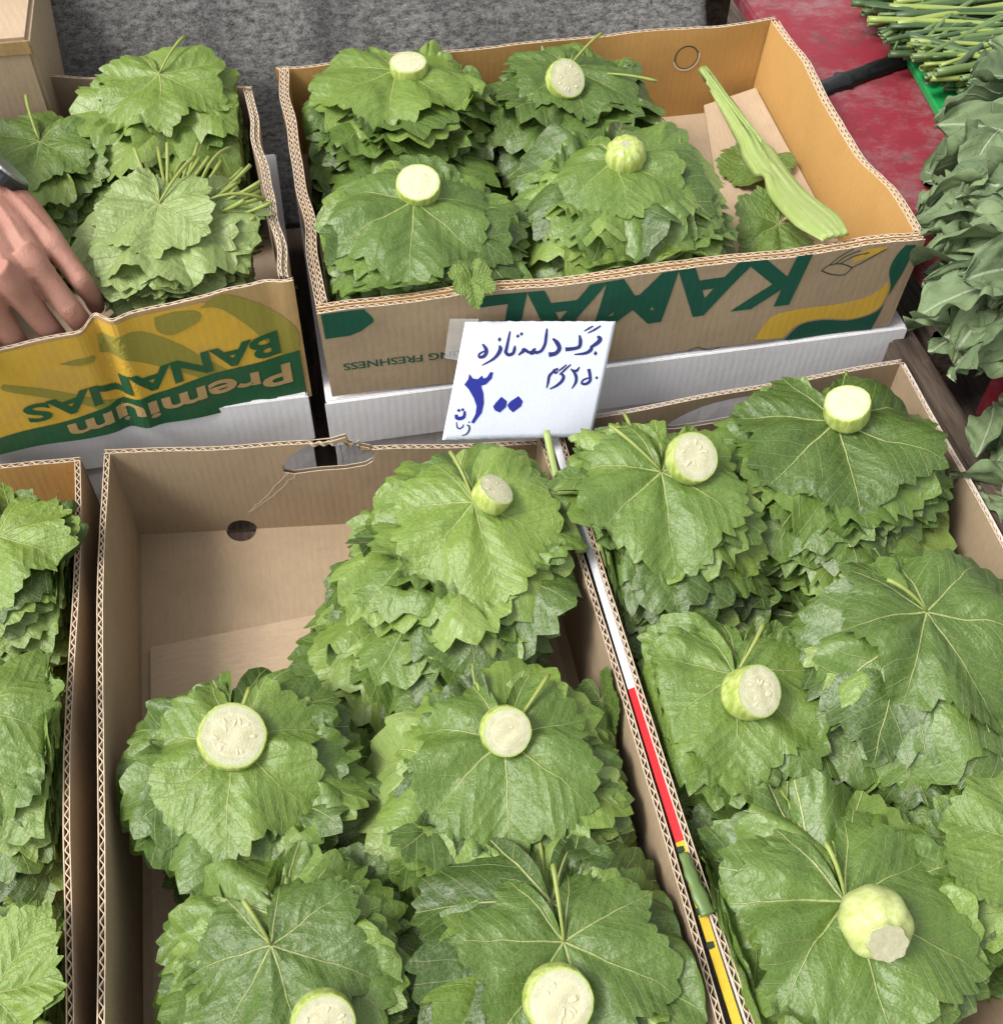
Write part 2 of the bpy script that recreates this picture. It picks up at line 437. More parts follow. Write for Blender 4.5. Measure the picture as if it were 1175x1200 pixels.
def sines(seed, n=5, fmin=1.0, fmax=4.0):
    """smooth random function of 1-D or 2-D points"""
    r = np.random.default_rng(seed)
    D = r.normal(size=(n, 2)); D /= np.linalg.norm(D, axis=1)[:, None]
    D *= r.uniform(fmin, fmax, n)[:, None]; ph = r.uniform(0, 6.28, n); am = r.uniform(0.4, 1.0, n); am /= am.sum()

    def f(x, y=0.0):
        s = 0
        for k in range(n): s = s + am[k] * np.sin(D[k, 0] * x + D[k, 1] * y + ph[k])
        return s
    return f


# ------------------------------------------------------------------ corrugated cardboard
def smooth(x):
    x = np.clip(x, 0, 1); return x * x * (3 - 2 * x)


class Wall:
    """corrugated wall: maps (u along, v up, w outward) in metres to space"""

    def __init__(s, b0, b1, t0, t1, warp=None):
        s.b0, s.b1, s.t0, s.t1 = (np.asarray(q, float) for q in (b0, b1, t0, t1))
        s.L = (np.linalg.norm(s.b1 - s.b0) + np.linalg.norm(s.t1 - s.t0)) / 2
        s.H = (np.linalg.norm(s.t0 - s.b0) + np.linalg.norm(s.t1 - s.b1)) / 2
        e = (s.b1 - s.b0 + s.t1 - s.t0); f = (s.t0 - s.b0 + s.t1 - s.b1)
        s.n = np.cross(e, f); s.n /= np.linalg.norm(s.n)
        s.e = e / np.linalg.norm(e)
        s.warp = warp

    def __call__(s, u, v, w):
        u = np.asarray(u, float); v = np.asarray(v, float)
        u, v, w = np.broadcast_arrays(u, v, np.asarray(w, float))
        a = (u / s.L)[..., None]; b = (v / s.H)[..., None]
        p = (1 - b) * ((1 - a) * s.b0 + a * s.b1) + b * ((1 - a) * s.t0 + a * s.t1) + w[..., None] * s.n
        if s.warp is not None:
            dn, dz = s.warp(u / s.L, v / s.H)
            p = p + np.asarray(dn)[..., None] * s.n
            p[..., 2] += dz
        return p


def slab(W, u0, u1, top, w0, w1, nu, nv):
    us = np.linspace(u0, u1, nu); fr = np.linspace(0, 1, nv)
    uu = np.repeat(us, nv); vv = (top(us)[:, None] * fr[None, :]).ravel()
    A = W(uu, vv, w0); B = W(uu, vv, w1); n = len(uu)
    F = [tuple(f[::-1]) for f in grid_faces(nu, nv).tolist()] + grid_faces(nu, nv, n).tolist()
    for i in range(nu - 1):
        a, b = i * nv + nv - 1, (i + 1) * nv + nv - 1; F.append((a, b, b + n, a + n))
        a, b = i * nv, (i + 1) * nv; F.append((b, a, a + n, b + n))
    for j in range(nv - 1):
        F.append((j, j + 1, j + 1 + n, j + n)); q = (nu - 1) * nv + j; F.append((q + 1, q, q + n, q + 1 + n))
    return np.vstack([A, B]), F, np.stack([np.tile(uu, 2), np.tile(vv, 2)], 1)


def edge_ids(n_flat, n_all, mi):
    return [mi] * n_flat + [2] * (n_all - n_flat)


def slab_poly(W, loops, w0, w1):
    pts = [p for lp in loops for p in lp]
    tri = tessellate_polygon([[Vector((x, y, 0)) for x, y in lp] for lp in loops])
    uv = np.array(pts); n = len(pts)
    A = W(uv[:, 0], uv[:, 1], w0); B = W(uv[:, 0], uv[:, 1], w1)
    F = []
    for a, b, c in tri:
        x = (uv[b] - uv[a]); y = (uv[c] - uv[a])
        if x[0] * y[1] - x[1] * y[0] < 0: b, c = c, b
        F.append((c, b, a)); F.append((a + n, b + n, c + n))
    o = 0
    for lp in loops:
        k = len(lp)
        for i in range(k):
            a, b = o + i, o + (i + 1) % k; F.append((a, b, b + n, a + n))
        o += k
    return np.vstack([A, B]), F, np.vstack([uv, uv])


def join(parts):
    V, F, UVs, fm = [], [], [], []; o = 0
    for k, (v, f, uv, mi) in enumerate(parts):
        V.append(v); UVs.append(uv); F += [tuple(i + o for i in q) for q in f]; fm += mi if isinstance(mi, list) else [mi] * len(f); o += len(v)
    return np.vstack(V), F, np.vstack(UVs), fm


def flute(W, u0, u1, top, wa, wb, pitch=0.0086, depth=0.022, seed=0):
    """zigzag medium between the two liners, seen end-on along the rim"""
    n = max(4, int((u1 - u0) / pitch * 6)); us = np.linspace(u0, u1, n)
    f = sines(seed, 4, 15, 70)
    ph = 2 * PI * us / pitch + 2.2 * f(us) + 0.8 * sines(seed + 3, 5, 60, 200)(us)
    mid, am = (wa + wb) / 2, (wb - wa) / 2
    tri = 2 / PI * np.arcsin(np.sin(ph) * 0.97)
    w = mid + am * tri * (0.94 + 0.08 * sines(seed + 4, 5, 80, 300)(us)); th = 0.00040
    tp_ = top(us) - 0.0004 + 0.0004 * f(us * 3 + 1)
    rows = [(tp_ - depth, w - th), (tp_, w - th), (tp_, w + th), (tp_ - depth, w + th)]
    V = np.stack([W(us, v, ww) for v, ww in rows], 1).reshape(-1, 3)
    uv = np.stack([np.stack([us, v], 1) for v, ww in rows], 1).reshape(-1, 2)
    return V, [tuple(q) for q in grid_faces(n, 4).tolist()], uv


def build_wall(parent, W, T, mats, boards=1, ext=(0.0, 0.0), top=None, seed=0, loops=None, nu=60, nv=10, name='wall', liner=0.0007, flute_gaps=None, fdepth=0.022):
    """mats: (inside, outside). Each board is two liners with the zigzag core between them."""
    if top is None:
        f = sines(seed + 50, 5, 8, 40); H = W.H
        top = lambda u: H + 0.0013 * f(np.asarray(u)) + 0.0007 * sines(seed + 61, 6, 90, 300)(np.asarray(u))
    u0, u1 = -ext[0], W.L + ext[1]
    parts, cores = [], []
    for b in range(boards):
        w0 = b * (T + 0.0008)
        tb = (lambda u, b=b: top(u) - 0.0016 * b + 0.0010 * sines(seed + 9 * b + 1, 4, 10, 60)(np.asarray(u)))
        mi = (0, 0) if b < boards - 1 else (0, 1)
        for k, (x0, x1) in enumerate(((w0, w0 + liner), (w0 + T - liner, w0 + T))):
            if loops is not None:
                v, fc, uv = slab_poly(W, loops, x0, x1); nf = sum(1 for q in fc if len(q) == 3)
            else:
                v, fc, uv = slab(W, u0, u1, tb, x0, x1, nu, nv); nf = 2 * (nu - 1) * (nv - 1)
            parts.append((v, fc, uv, edge_ids(nf, len(fc), mi[k])))
        for g0, g1 in (flute_gaps or [(u0 + 0.001, u1 - 0.001)]):
            v, fc, uv = flute(W, g0, g1, tb, w0 + liner, w0 + T - liner, depth=fdepth, seed=seed + b); cores.append((v, fc, uv, 0))
    V, F, UV, fm = join(parts)
    o = link(name, mesh_from(name, V, F, list(mats) + [M['core']], UV, fm, smooth=False), parent)
    V, F, UV, _ = join(cores)
    link('corrugated_core', mesh_from('corrugated_core', V, F, M['core'], UV, smooth=False), o)
    return o


def decal(W, pts_faces, w, mat, parent, name, fine=0.006):
    """flat print laid on the outside of a wall: (N,2) points and faces in wall metres"""
    P, F = pts_faces
    bm = bmesh.new(); vs_ = [bm.verts.new((x, y, 0)) for x, y in P]
    for f in F:
        try: bm.faces.new([vs_[i] for i in f])
        except ValueError: pass
    bmesh.ops.triangulate(bm, faces=bm.faces[:])
    for _ in range(6):
        ed = [e for e in bm.edges if e.calc_length() > fine]
        if not ed: break
        bmesh.ops.subdivide_edges(bm, edges=ed, cuts=1, use_grid_fill=False)
        bmesh.ops.triangulate(bm, faces=bm.faces[:])
    bm.verts.index_update()
    uv = np.array([(v.co.x, v.co.y) for v in bm.verts]); Fc = [[v.index for v in f.verts] for f in bm.faces]; bm.free()
    V = W(uv[:, 0], uv[:, 1], w)
    me = mesh_from(name, V, Fc, mat, uv, smooth=False)
    bm = bmesh.new(); bm.from_mesh(me)
    for f in bm.faces:
        f.normal_update()
        if f.normal.dot(Vector(W.n)) < 0: f.normal_flip()
    bm.to_mesh(me); bm.free()
    return link(name, me, parent)


def poly_decal(W, pts, w, mat, parent, name):
    tri = tessellate_polygon([[Vector((x, y, 0)) for x, y in pts]])
    return decal(W, (pts, [tuple(t) for t in tri]), w, mat, parent, name)


def text_faces(body, bold=0.0, shear=0.0):
    c = bpy.data.curves.new('lettering', 'FONT'); c.body = body; c.size = 1.0; c.offset = bold; c.shear = shear; c.resolution_u = 4
    c.fill_mode = 'FRONT'
    o = bpy.data.objects.new('lettering_source', c); COL.objects.link(o)
    dg = bpy.context.evaluated_depsgraph_get(); me = bpy.data.meshes.new_from_object(o.evaluated_get(dg))
    P = np.array([(v.co.x, v.co.y) for v in me.vertices]); F = [list(p.vertices) for p in me.polygons]
    bpy.data.objects.remove(o); bpy.data.curves.remove(c); bpy.data.meshes.remove(me)
    P[:, 0] -= P[:, 0].min()
    return P, F


def upside_text(W, body, u_right, u_left, v_base, height, w, mat, parent, bold=0.0, shear=0.0, slope=0.0, name='lettering'):
    """lettering printed upside down: first letter at u_right, running to u_left, baseline at v_base, hanging down"""
    P, F = text_faces(body, bold, shear)
    cap = 0.73
    x = P[:, 0] / P[:, 0].max(); y = P[:, 1] / cap
    u = u_right - x * (u_right - u_left)
    v = v_base - y * height + slope * (u - u_right)
    return decal(W, (np.stack([u, v], 1), F), w, mat, parent, name)


# ------------------------------------------------------------------ table, ground, backdrop
Z_TABLE, Z_RIM, Z_BACK = -0.245, -0.121, -0.110
g = mesh_from('ground', [(-30, -30, -0.95), (30, -30, -0.95), (30, 30, -0.95), (-30, 30, -0.95)], [(0, 1, 2, 3)], M['ground'], smooth=False)
struct(link('ground', g))
st = thing('stall_table', 'dark weathered wooden stall table under all the cartons', 'table', (0, 0, -0.95))
link('table_top', box_mesh('table_top', (-0.95, -0.75, 0.670), (1.45, 0.95, 0.705), M['wood'], 0.004), st)
for lx, ly in ((-0.9, -0.7), (1.4, -0.7), (-0.9, 0.9), (1.4, 0.9)):
    link('leg', box_mesh('leg', (lx - 0.03, ly - 0.03, 0), (lx + 0.03, ly + 0.03, 0.671), M['wood'], 0.004), st)

# grey felt blanket hanging behind the back cartons
nu, nv = 90, 60
uu, vv = np.meshgrid(np.linspace(-0.45, 0.50, nu), np.linspace(0, 1, nv), indexing='ij')
ff = sines(11, 6, 6, 22); fs = sines(12, 6, 40, 120)
fold = 0.016 * np.exp(-((uu - 0.035) / 0.018) ** 2) + 0.012 * np.exp(-((uu + 0.10) / 0.03) ** 2)
prof = np.interp(vv, [0, 0.35, 0.6, 1], [0.447, 0.462, 0.545, 0.60]); zp = np.interp(vv, [0, 0.35, 0.6, 1], [-0.245, -0.05, 0.06, 0.30])
yb = prof - 1.0 * fold + 0.010 * ff(uu, vv * 0.6) + 0.0012 * fs(uu, vv * 0.5)
V = np.stack([uu, yb, zp + 0.004 * ff(uu * 1.3 + 4, vv)], -1).reshape(-1, 3)
bl = thing('grey_blanket', 'fuzzy grey felt blanket hanging behind the back cartons', 'blanket',
           data=mesh_from('grey_blanket', V, grid_faces(nu, nv), M['blanket']))
sm = bl.modifiers.new('thickness', 'SOLIDIFY'); sm.thickness = 0.004; sm.offset = 1


# ------------------------------------------------------------------ cartons
def disc_pts(cx_, cy_, r, a0, a1, n):
    return [(cx_ + r * math.cos(a0 + (a1 - a0) * k / n), cy_ + r * math.sin(a0 + (a1 - a0) * k / n)) for k in range(n + 1)]


def floor_slab(parent, pts, z, mat, name='floor', th=0.004, hole=None):
    W = Wall(pts[0], pts[1], pts[3], pts[2])
    loop = [(0, 0), (W.L, 0), (W.L, W.H)] + (hole(W) if hole else []) + [(0, W.H)]
    v, f, uv = slab_poly(W, [loop], -th, 0)
    return link(name, mesh_from(name, v, f, mat, uv, smooth=False), parent)


def carton(root, rim, zf, T, mats, boards=(1, 1, 1, 1), seed=0, warps=(None,) * 4, floor_mat=None, skip=(), shrink=0.0, nus=(60,) * 4, drop=0.0):
    """rim: inner rim corners FL, FR, BR, BL (world); walls front, right, back, left"""
    rim = [np.asarray(p, float) for p in rim]; c = sum(rim) / 4
    bot = [np.array([p[0] + (c[0] - p[0]) * shrink, p[1] + (c[1] - p[1]) * shrink, zf]) for p in rim]
    o = np.array(root.location)
    walls = []
    for k in range(4):
        a, b = k, (k + 1) % 4
        dp = np.array([0, 0, drop if k == 0 else 0.0])
        W = Wall(bot[a] - o - dp, bot[b] - o - dp, rim[a] - o, rim[b] - o, warps[k])
        e = boards[k] * (T + 0.0008) if k % 2 == 0 else -0.0003
        e1 = boards[(k + 1) % 4] * (T + 0.0008) if k % 2 == 0 else -0.0003
        e0 = boards[(k - 1) % 4] * (T + 0.0008) if k % 2 == 0 else -0.0003
        walls.append((W, (e0, e1)))
        if k in skip: continue
        build_wall(root, W, T, mats, boards[k], (e0, e1), seed=seed + 10 * k, nu=nus[k], nv=12)
    if floor_mat: floor_slab(root, [b - o for b in bot], zf, floor_mat)
    return walls, bot


# white cartons that carry the back row
def white_carton(label, x0, x1, y0, y1, seed):
    r = thing('white_carton', label, 'carton', ((x0 + x1) / 2, (y0 + y1) / 2, Z_TABLE), 'white cartons under the back row')
    o = np.array(r.location); zt = Z_BACK - 0.0045
    c = [np.array((x, y, 0)) for x, y in ((x0, y0), (x1, y0), (x1, y1), (x0, y1))]
    for k in range(4):
        a, b = c[k], c[(k + 1) % 4]
        f = sines(seed + k, 4, 3, 9)
        W = Wall(a + (0, 0, Z_TABLE) - o, b + (0, 0, Z_TABLE) - o, a + (0, 0, zt) - o, b + (0, 0, zt) - o, lambda u, v, f=f: (0.0015 * f(u * 5, v * 2), 0))
        v_, f_, uv_ = slab(W, 0, W.L, lambda u, W=W: np.full(np.shape(u), W.H), -0.004, 0, 30, 6)
        link('wall', mesh_from('wall', v_, f_, M['white_card'], uv_, smooth=False), r)
    # lid with a rolled edge overhanging the walls
    lid = link('lid', box_mesh('lid', (x0 - 0.003 - o[0], y0 - 0.003 - o[1], zt - o[2]), (x1 + 0.003 - o[0], y1 + 0.003 - o[1], Z_BACK - o[2]), M['white_card'], 0.0015), r)
    link('lid_edge', box_mesh('lid_edge', (x0 - 0.0042 - o[0], y0 - 0.0045 - o[1], zt - 0.055 - o[2]), (x1 + 0.004 - o[0], y0 - 0.0028 - o[1], Z_BACK - 0.001 - o[2]), M['white_card'], 0.0007), r)
    return r


white_carton('white carton carrying the big brown carton with dark green lettering', -0.002, 0.566, 0.003, 0.405, 31)
white_carton('white carton under the worn yellow and green banana carton', -0.60, -0.024, 0.016, 0.400, 35)

# big back carton with dark green lettering
KW, KD = 0.535, 0.384
kam = thing('lettered_carton', 'big brown carton with dark green upside-down lettering and yellow swoosh', 'carton', (0.275, 0.2, Z_BACK))
fk = sines(5, 5, 3, 9)
wp_r = lambda u, v: (0.010 * np.sin(PI * u) * v + 0.004 * np.sin(7 * u + 1) * v, -0.010 * v * np.sin(PI * np.clip(u * 1.2, 0, 1)) ** 2 + 0.004 * v * fk(u * 4))
wp_f = lambda u, v: (0.0025 * fk(u * 4, v), 0.0022 * v * fk(u * 5 + 3))
wp_b = lambda u, v: (0.003 * fk(u * 3 + 2, v), 0.004 * v * fk(u * 4 + 1))
wp_l = lambda u, v: (0.004 * v * fk(u * 5 + 7), -0.004 * v * smooth((u - 0.25) * 4) * smooth((0.75 - u) * 4))
krim = [(0.009, 0.009, -0.001), (0.541, 0.009, 0.000), (0.541, 0.393, 0.001), (0.004, 0.393, -0.002)]
kw, kbot = carton(kam, krim, Z_BACK + 0.0045, 0.0046, (M['kraft_orange'], M['kraft']), (2, 2, 1, 2), 100, (wp_f, wp_r, wp_b, wp_l), M['kraft_light'], shrink=0.012)
# inner face of the back carton front wall is orange, its outside brown; prints on the front
WF = kw[0][0]; TO = 2 * 0.0054 - 0.0008
kf = [o for o in kam.children if o.name.startswith('wall')][0]
H = WF.H


def ku(u, v, w_=0.0):
    """front-face metres of a photo pixel"""
    p = U(u, v, y=0.0); return (p[0] - 0.012, p[2] - Z_BACK - 0.004)


D1, D2, D3 = TO + 0.0003, TO + 0.0005, TO + 0.0007
upside_text(WF, 'KAMAL', 0.432, 0.125, H - 0.003, 0.058, D2, M['teal_ink'], kf, 0.032, 0.12, 0.02)
upside_text(WF, 'RING FRESHNESS', 0.114, 0.004, 0.040, 0.0085, D2, M['teal_ink'], kf, 0.012, 0.0)
poly_decal(WF, [(-0.0075, H - 0.004), (0.030, H - 0.004)] + [(0.030 + 0.006 * math.sin(PI * k / 9) + 0 * k, H - 0.006 - 0.024 * k / 9) for k in range(6)] + [(0.024, H - 0.029), (0.014, H - 0.033), (-0.0075, H - 0.033)], D1, M['teal_ink'], kf, 'printed_patch')


def band(c0, c1, n=26):
    a = [(p[0], p[1]) for p in bez(*c0, n)]; b = [(p[0], p[1]) for p in bez(*c1, n)]
    return a + b[::-1]


def cubic(P, n=30):
    P = np.asarray(P, float); t = np.linspace(0, len(P) - 1, n); i = np.clip(t.astype(int), 0, len(P) - 2); f = (t - i)[:, None]
    p0 = P[np.maximum(i - 1, 0)]; p1 = P[i]; p2 = P[i + 1]; p3 = P[np.minimum(i + 2, len(P) - 1)]
    return 0.5 * ((2 * p1) + (-p0 + p2) * f + (2 * p0 - 5 * p1 + 4 * p2 - p3) * f ** 2 + (-p0 + 3 * p1 - 3 * p2 + p3) * f ** 3)


yl = [ku(*p) for p in ((886, 398), (905, 372), (935, 362), (985, 356), (1022, 346), (1042, 330))]
yu = [ku(*p) for p in ((920, 396), (938, 380), (965, 374), (1000, 374), (1030, 362), (1043, 340))]
poly_decal(WF, [tuple(p) for p in cubic(yl)] + [tuple(p) for p in cubic(yu)][::-1], D1, M['yellow_ink'], kf, 'printed_swoosh')
gu = [ku(*p) for p in ((922, 398), (940, 381), (966, 375.5), (1000, 375.5), (1031, 363), (1044, 339), (1042, 318), (1049, 300), (1060, 287))]
ge = [ku(*p) for p in ((926, 399), (1024, 386), (1040, 350), (1058, 318), (1072, 286))]
poly_decal(WF, [tuple(p) for p in cubic(gu, 40)] + [ge[k] for k in (4, 3, 2, 1, 0)], D2, M['teal_ink'], kf, 'printed_swoosh')


def ribbon_pts(P, wd):
    P = np.asarray(P, float); T = np.gradient(P, axis=0); T /= np.linalg.norm(T, axis=1)[:, None] + 1e-9
    N = np.stack([-T[:, 1], T[:, 0]], 1); w = np.broadcast_to(np.asarray(wd, float), (len(P),))[:, None] / 2
    return np.vstack([P + N * w, P - N * w]), [(i, i + 1, i + 1 + len(P), i + len(P)) for i in range(len(P) - 1)]


# small outline drawing of fruit by the rim
for sk in (((963, 316), (975, 321), (990, 322), (999, 314)), ((963, 316), (972, 310), (986, 309), (999, 314)), ((972, 310), (985, 300), (1000, 292)),
           ((985, 309), (1000, 301), (1018, 297)), ((999, 314), (1015, 306), (1038, 292)), ((979, 309), (992, 300), (1008, 294))):
    decal(WF, ribbon_pts(cubic([ku(*p) for p in sk], 14), 0.0011), D2, M['dark_ink'], kf, 'printed_outline')
poly_decal(WF, [ku(*p) for p in ((1000, 302), (1016, 293), (1040, 289), (1036, 294), (1016, 303), (1000, 309))], D1, M['yellow_ink'], kf, 'printed_patch')
decal(WF, ribbon_pts(cubic([ku(*p) for p in ((808, 412), (820, 408), (832, 411), (846, 407))], 14), 0.0010), D2, M['dark_ink'], kf, 'printed_outline')
# punched disc in the back wall
WB = kw[2][0]; kb = [o for o in kam.children if o.name.startswith('wall')][2]
pc = U(803, 67, y=0.392); uc, vc = 0.541 - pc[0] - 0.002, pc[2] - Z_BACK - 0.004
rp = np.array(disc_pts(uc, vc, 0.0135, 0, 2 * PI, 36))
decal(WB, ribbon_pts(rp, 0.0014), -0.0004, M['dark_ink'], kb, 'punched_ring')
decal(WB, ribbon_pts(np.array(disc_pts(uc, vc, 0.0150, PI * 0.9, PI * 1.9, 24)), 0.0022), -0.0005, M['core'], kb, 'torn_edge')
# loose flap on its floor along the right wall
Wf = Wall((0.40, 0.03, -0.094), (0.535, 0.03, -0.094), (0.475, 0.375, -0.088), (0.535, 0.375, -0.072))
v_, f_, uv_ = slab(Wf, 0, Wf.L, lambda u: np.full(np.shape(u), Wf.H), 0, 0.003, 12, 12)
link('floor_flap', mesh_from('floor_flap', v_ - np.array(kam.location), f_, M['kraft_light'], uv_, smooth=False), kam)

# banana carton, creased front
ban = thing('banana_carton', 'worn yellow and green banana carton with creased front under the reaching hand', 'carton', (-0.20, 0.2, Z_BACK))
brim = [(-0.330, -0.002, -0.001), (-0.026, 0.022, 0.023), (-0.042, 0.335, 0.012), (-0.330, 0.425, 0.008)]
CR = 0.487


def wp_ban(u, v):
    u = np.asarray(u, float); v = np.asarray(v, float)
    k = np.exp(-((u - CR) / 0.028) ** 2)
    step = smooth((u - CR + 0.05) / 0.07)
    z = v * (-0.0085 * (1 - step) * u / CR + 0.0012 * np.sin(17 * u)) - 0.001
    n = -0.011 * k * (0.35 + 0.65 * v) + 0.004 * np.exp(-((u - CR - 0.05) / 0.03) ** 2) + 0.0013 * np.sin(21 * u + 4 * v) + 0.002 * smooth((u - 0.90) * 10) * v * np.sin(45 * u)
    return n, z


bw, bbot = carton(ban, brim, Z_BACK + 0.0045, 0.0036, (M['kraft_grey'], M['tan_ink']), (1, 2, 1, 1), 200, (wp_ban, wp_l, None, None), M['kraft_grey'], nus=(120, 60, 60, 60), drop=0.012)
WN = bw[0][0]; bf = [o for o in ban.children if o.name.startswith('wall')][0]
T1 = 0.0036; L, H = WN.L, WN.H
poly_decal(WN, [(0, 0.014), (L + 0.005, 0.036), (L + 0.005, H * 0.45), (L - 0.03, H - 0.018), (L - 0.07, H - 0.004), (0, H - 0.003)], T1 + 0.0004, M['yellow_ink'], bf, 'printed_patch')


def bu(zx, zy):
    p = U(zx / 2.9375, 300 + zy / 2.9375, y=0.006); q = (p[0] - brim[0][0]) / (brim[1][0] - brim[0][0]); return (q * L, p[2] - Z_BACK + 0.0075)


for pts in (
        [(335, 282), (470, 264), (600, 312), (700, 372), (840, 450), (790, 462), (700, 440), (600, 402), (520, 376), (430, 347), (345, 340)],
        [(690, 210), (770, 178), (900, 218), (1020, 292), (1030, 370), (990, 380), (940, 350), (860, 282), (760, 218)],
        [(530, 228), (600, 214), (680, 218), (690, 246), (650, 270), (590, 290), (540, 270)],
        [(0, 393), (120, 413), (240, 448), (330, 478), (400, 500), (470, 540), (380, 532), (260, 482), (120, 444), (0, 417)],
        [(190, 340), (300, 324), (320, 346), (255, 352)]):
    poly_decal(WN, [tuple(p) for p in cubic([bu(*p) for p in pts] + [bu(*pts[0])], 40)[:-1]], T1 + 0.0008, M['olive_ink'], bf, 'printed_patch')
poly_decal(WN, [(0.030, 0.001), (L + 0.0045, 0.001), (L + 0.0045, 0.055), (L * 0.7, 0.045), (0.030, 0.020)], T1 + 0.0012, M['green_ink'], bf, 'printed_band')
upside_text(WN, 'BANANAS', L - 0.012, 0.068, 0.079, 0.0235, T1 + 0.0016, M['green_ink'], bf, 0.030, 0.0, 0.10)
upside_text(WN, 'Premium', L - 0.006, 0.098, 0.044, 0.0215, T1 + 0.0018, M['tan_ink'], bf, 0.026, 0.0, 0.10)


# front row cartons ----------------------------------------------------------------
YF, YB = -0.650, -0.018
mid = thing('open_carton', 'brown carton with a bare corner, torn handle and round floor hole', 'carton', (-0.01, -0.3, Z_TABLE))
mo = np.array(mid.location)
mrim = [(-0.200, YF, Z_RIM), (0.181, YF, Z_RIM), (0.181, YB - 0.045, Z_RIM - 0.002), (-0.201, YB, Z_RIM)]
wl_ = lambda u, v: (-0.003 * v * np.sin(PI * u), 0.0)
mw, mbot = carton(mid, mrim, Z_TABLE + 0.0045, 0.0050, (M['kraft'], M['kraft']), (1, 1, 1, 1), 300, (None, lambda u, v: (0.004 * v * np.sin(PI * u), 0), None, lambda u, v: (0.003 * v * np.sin(2 * PI * u), 0)), None, skip=(2,))
# back wall: polygon with the torn hand hold and half of the round hole
Wm = mw[2][0]; e2 = mw[2][1]; Lm, Hm = Wm.L, Wm.H
pb = lambda u, v: (0.181 - U(u, v, y=YB - 0.02)[0] if False else None)


def mu(u, v):
    d = ray(u, v); a = Wm.b0 + mo; n = Wm.n; t = ((a - CAM) @ n) / (d @ n); p = CAM + t * d - mo
    e = Wm.e; uu_ = (p - Wm.b0) @ e; f = (Wm.t0 - Wm.b0); f = f - (f @ e) * e; f /= np.linalg.norm(f)
    return (float(uu_), float((p - Wm.b0) @ f))


hc = mu(283, 615); hr = 0.0145
hole_u = hc[0]
tipL, tipR = mu(412, 506)[0], mu(417, 519)[0]
topc = lambda u: Hm + 0.0006 * math.sin(u * 60) - 0.0016 * math.sin(u * 23 + 1)
hh = [mu(*p) for p in ((405, 512), (388, 517), (362, 520), (342, 533), (331, 545), (333, 553), (345, 555), (375, 551), (405, 549), (428, 545), (437, 540), (440, 530), (434, 525), (418, 522))]
loop = [(-e2[0], 0.0)] + [p for p in disc_pts(hole_u, 0.0, hr, PI, 0, 14)]
loop += [(Lm + e2[1], 0.0), (Lm + e2[1], topc(Lm))]
us = np.linspace(Lm, tipL, 24)
loop += [(float(u), topc(float(u))) for u in us[1:-1]]
loop += [(tipL, topc(tipL) - 0.004), (tipL + 0.003, topc(tipL) - 0.009)]
loop += hh
us = np.linspace(tipR - 0.004, -e2[0], 16)
loop += [(tipR - 0.003, hh[-1][1] + 0.003)] + [(float(u), topc(float(u)) - 0.013) for u in us]
build_wall(mid, Wm, 0.0050, (M['kraft'], M['kraft']), 1, e2, top=lambda u: np.array([topc(x) - (0.013 if x < tipR else 0) for x in np.atleast_1d(u)]),
           loops=[loop], seed=333, fdepth=0.0045, flute_gaps=[(tipL + 0.014, Lm + e2[1] - 0.001), (-e2[0] + 0.001, tipR - 0.006)])
tear = [[(0, 0), (0.010, 0.013), (0.022, 0.020), (0.033, 0.034)], [(0.001, 0.001), (0.016, 0.010), (0.030, 0.016), (0.030, 0.030)]]
bwall = [o for o in mid.children if o.name.startswith('wall')][-1]
p0, p1 = mu(291, 600), mu(338, 553)
for q, off in ((0, 0.0), (1, 0.006)):
    a = np.array(p0); b = np.array(p1) + (-off, -0.002 * q); md = (a + b) / 2 + (0.004 * (1 - 2 * q), -0.006 + 0.002 * q)
    pts = bez(a, md, b, 14) + 0.0006 * np.random.default_rng(q).normal(size=(14, 2))
    decal(Wm, ribbon_pts(pts, 0.0011), -0.0004, M['core'], bwall, 'torn_crease')
# floor with its half of the round hole, and an upper flap in front
fl = floor_slab(mid, [b - mo for b in mbot], Z_TABLE, M['kraft'], hole=lambda W: [(W.L - hole_u * 1.0 - hr * math.cos(PI * k / 14 + PI) * -1, W.H - hr * math.sin(PI * k / 14)) for k in range(15)][::-1][::-1])
ym = U(250, 735, z=Z_TABLE + 0.008)[1]
Wp = Wall((-0.192, YF + 0.01, Z_TABLE + 0.009), (0.17, YF + 0.01, Z_TABLE + 0.009), (-0.192, ym - 0.012, Z_TABLE + 0.009), (0.17, ym + 0.006, Z_TABLE + 0.009))
v_, f_, uv_ = slab(Wp, 0, Wp.L, lambda u: np.full(np.shape(u), Wp.H), -0.0035, 0, 20, 20)
link('floor_flap', mesh_from('floor_flap', v_ - mo, f_, M['kraft_light'], uv_[:, ::-1], smooth=False), mid)

# left carton
lef = thing('side_carton', 'brown carton with doubled rim standing left of the bare-cornered carton', 'carton', (-0.40, -0.3, Z_TABLE))
lrim = [(-0.56, YF, Z_RIM), (-0.221, YF, Z_RIM), (-0.233, YB - 0.003, Z_RIM - 0.001), (-0.56, YB + 0.012, Z_RIM)]
lw, lbot = carton(lef, lrim, Z_TABLE + 0.0045, 0.0050, (M['kraft_orange'], M['kraft']), (1, 1, 1, 1), 400, (None, lambda u, v: (0.003 * v * np.sin(9 * u), 0), None, None), M['kraft'])

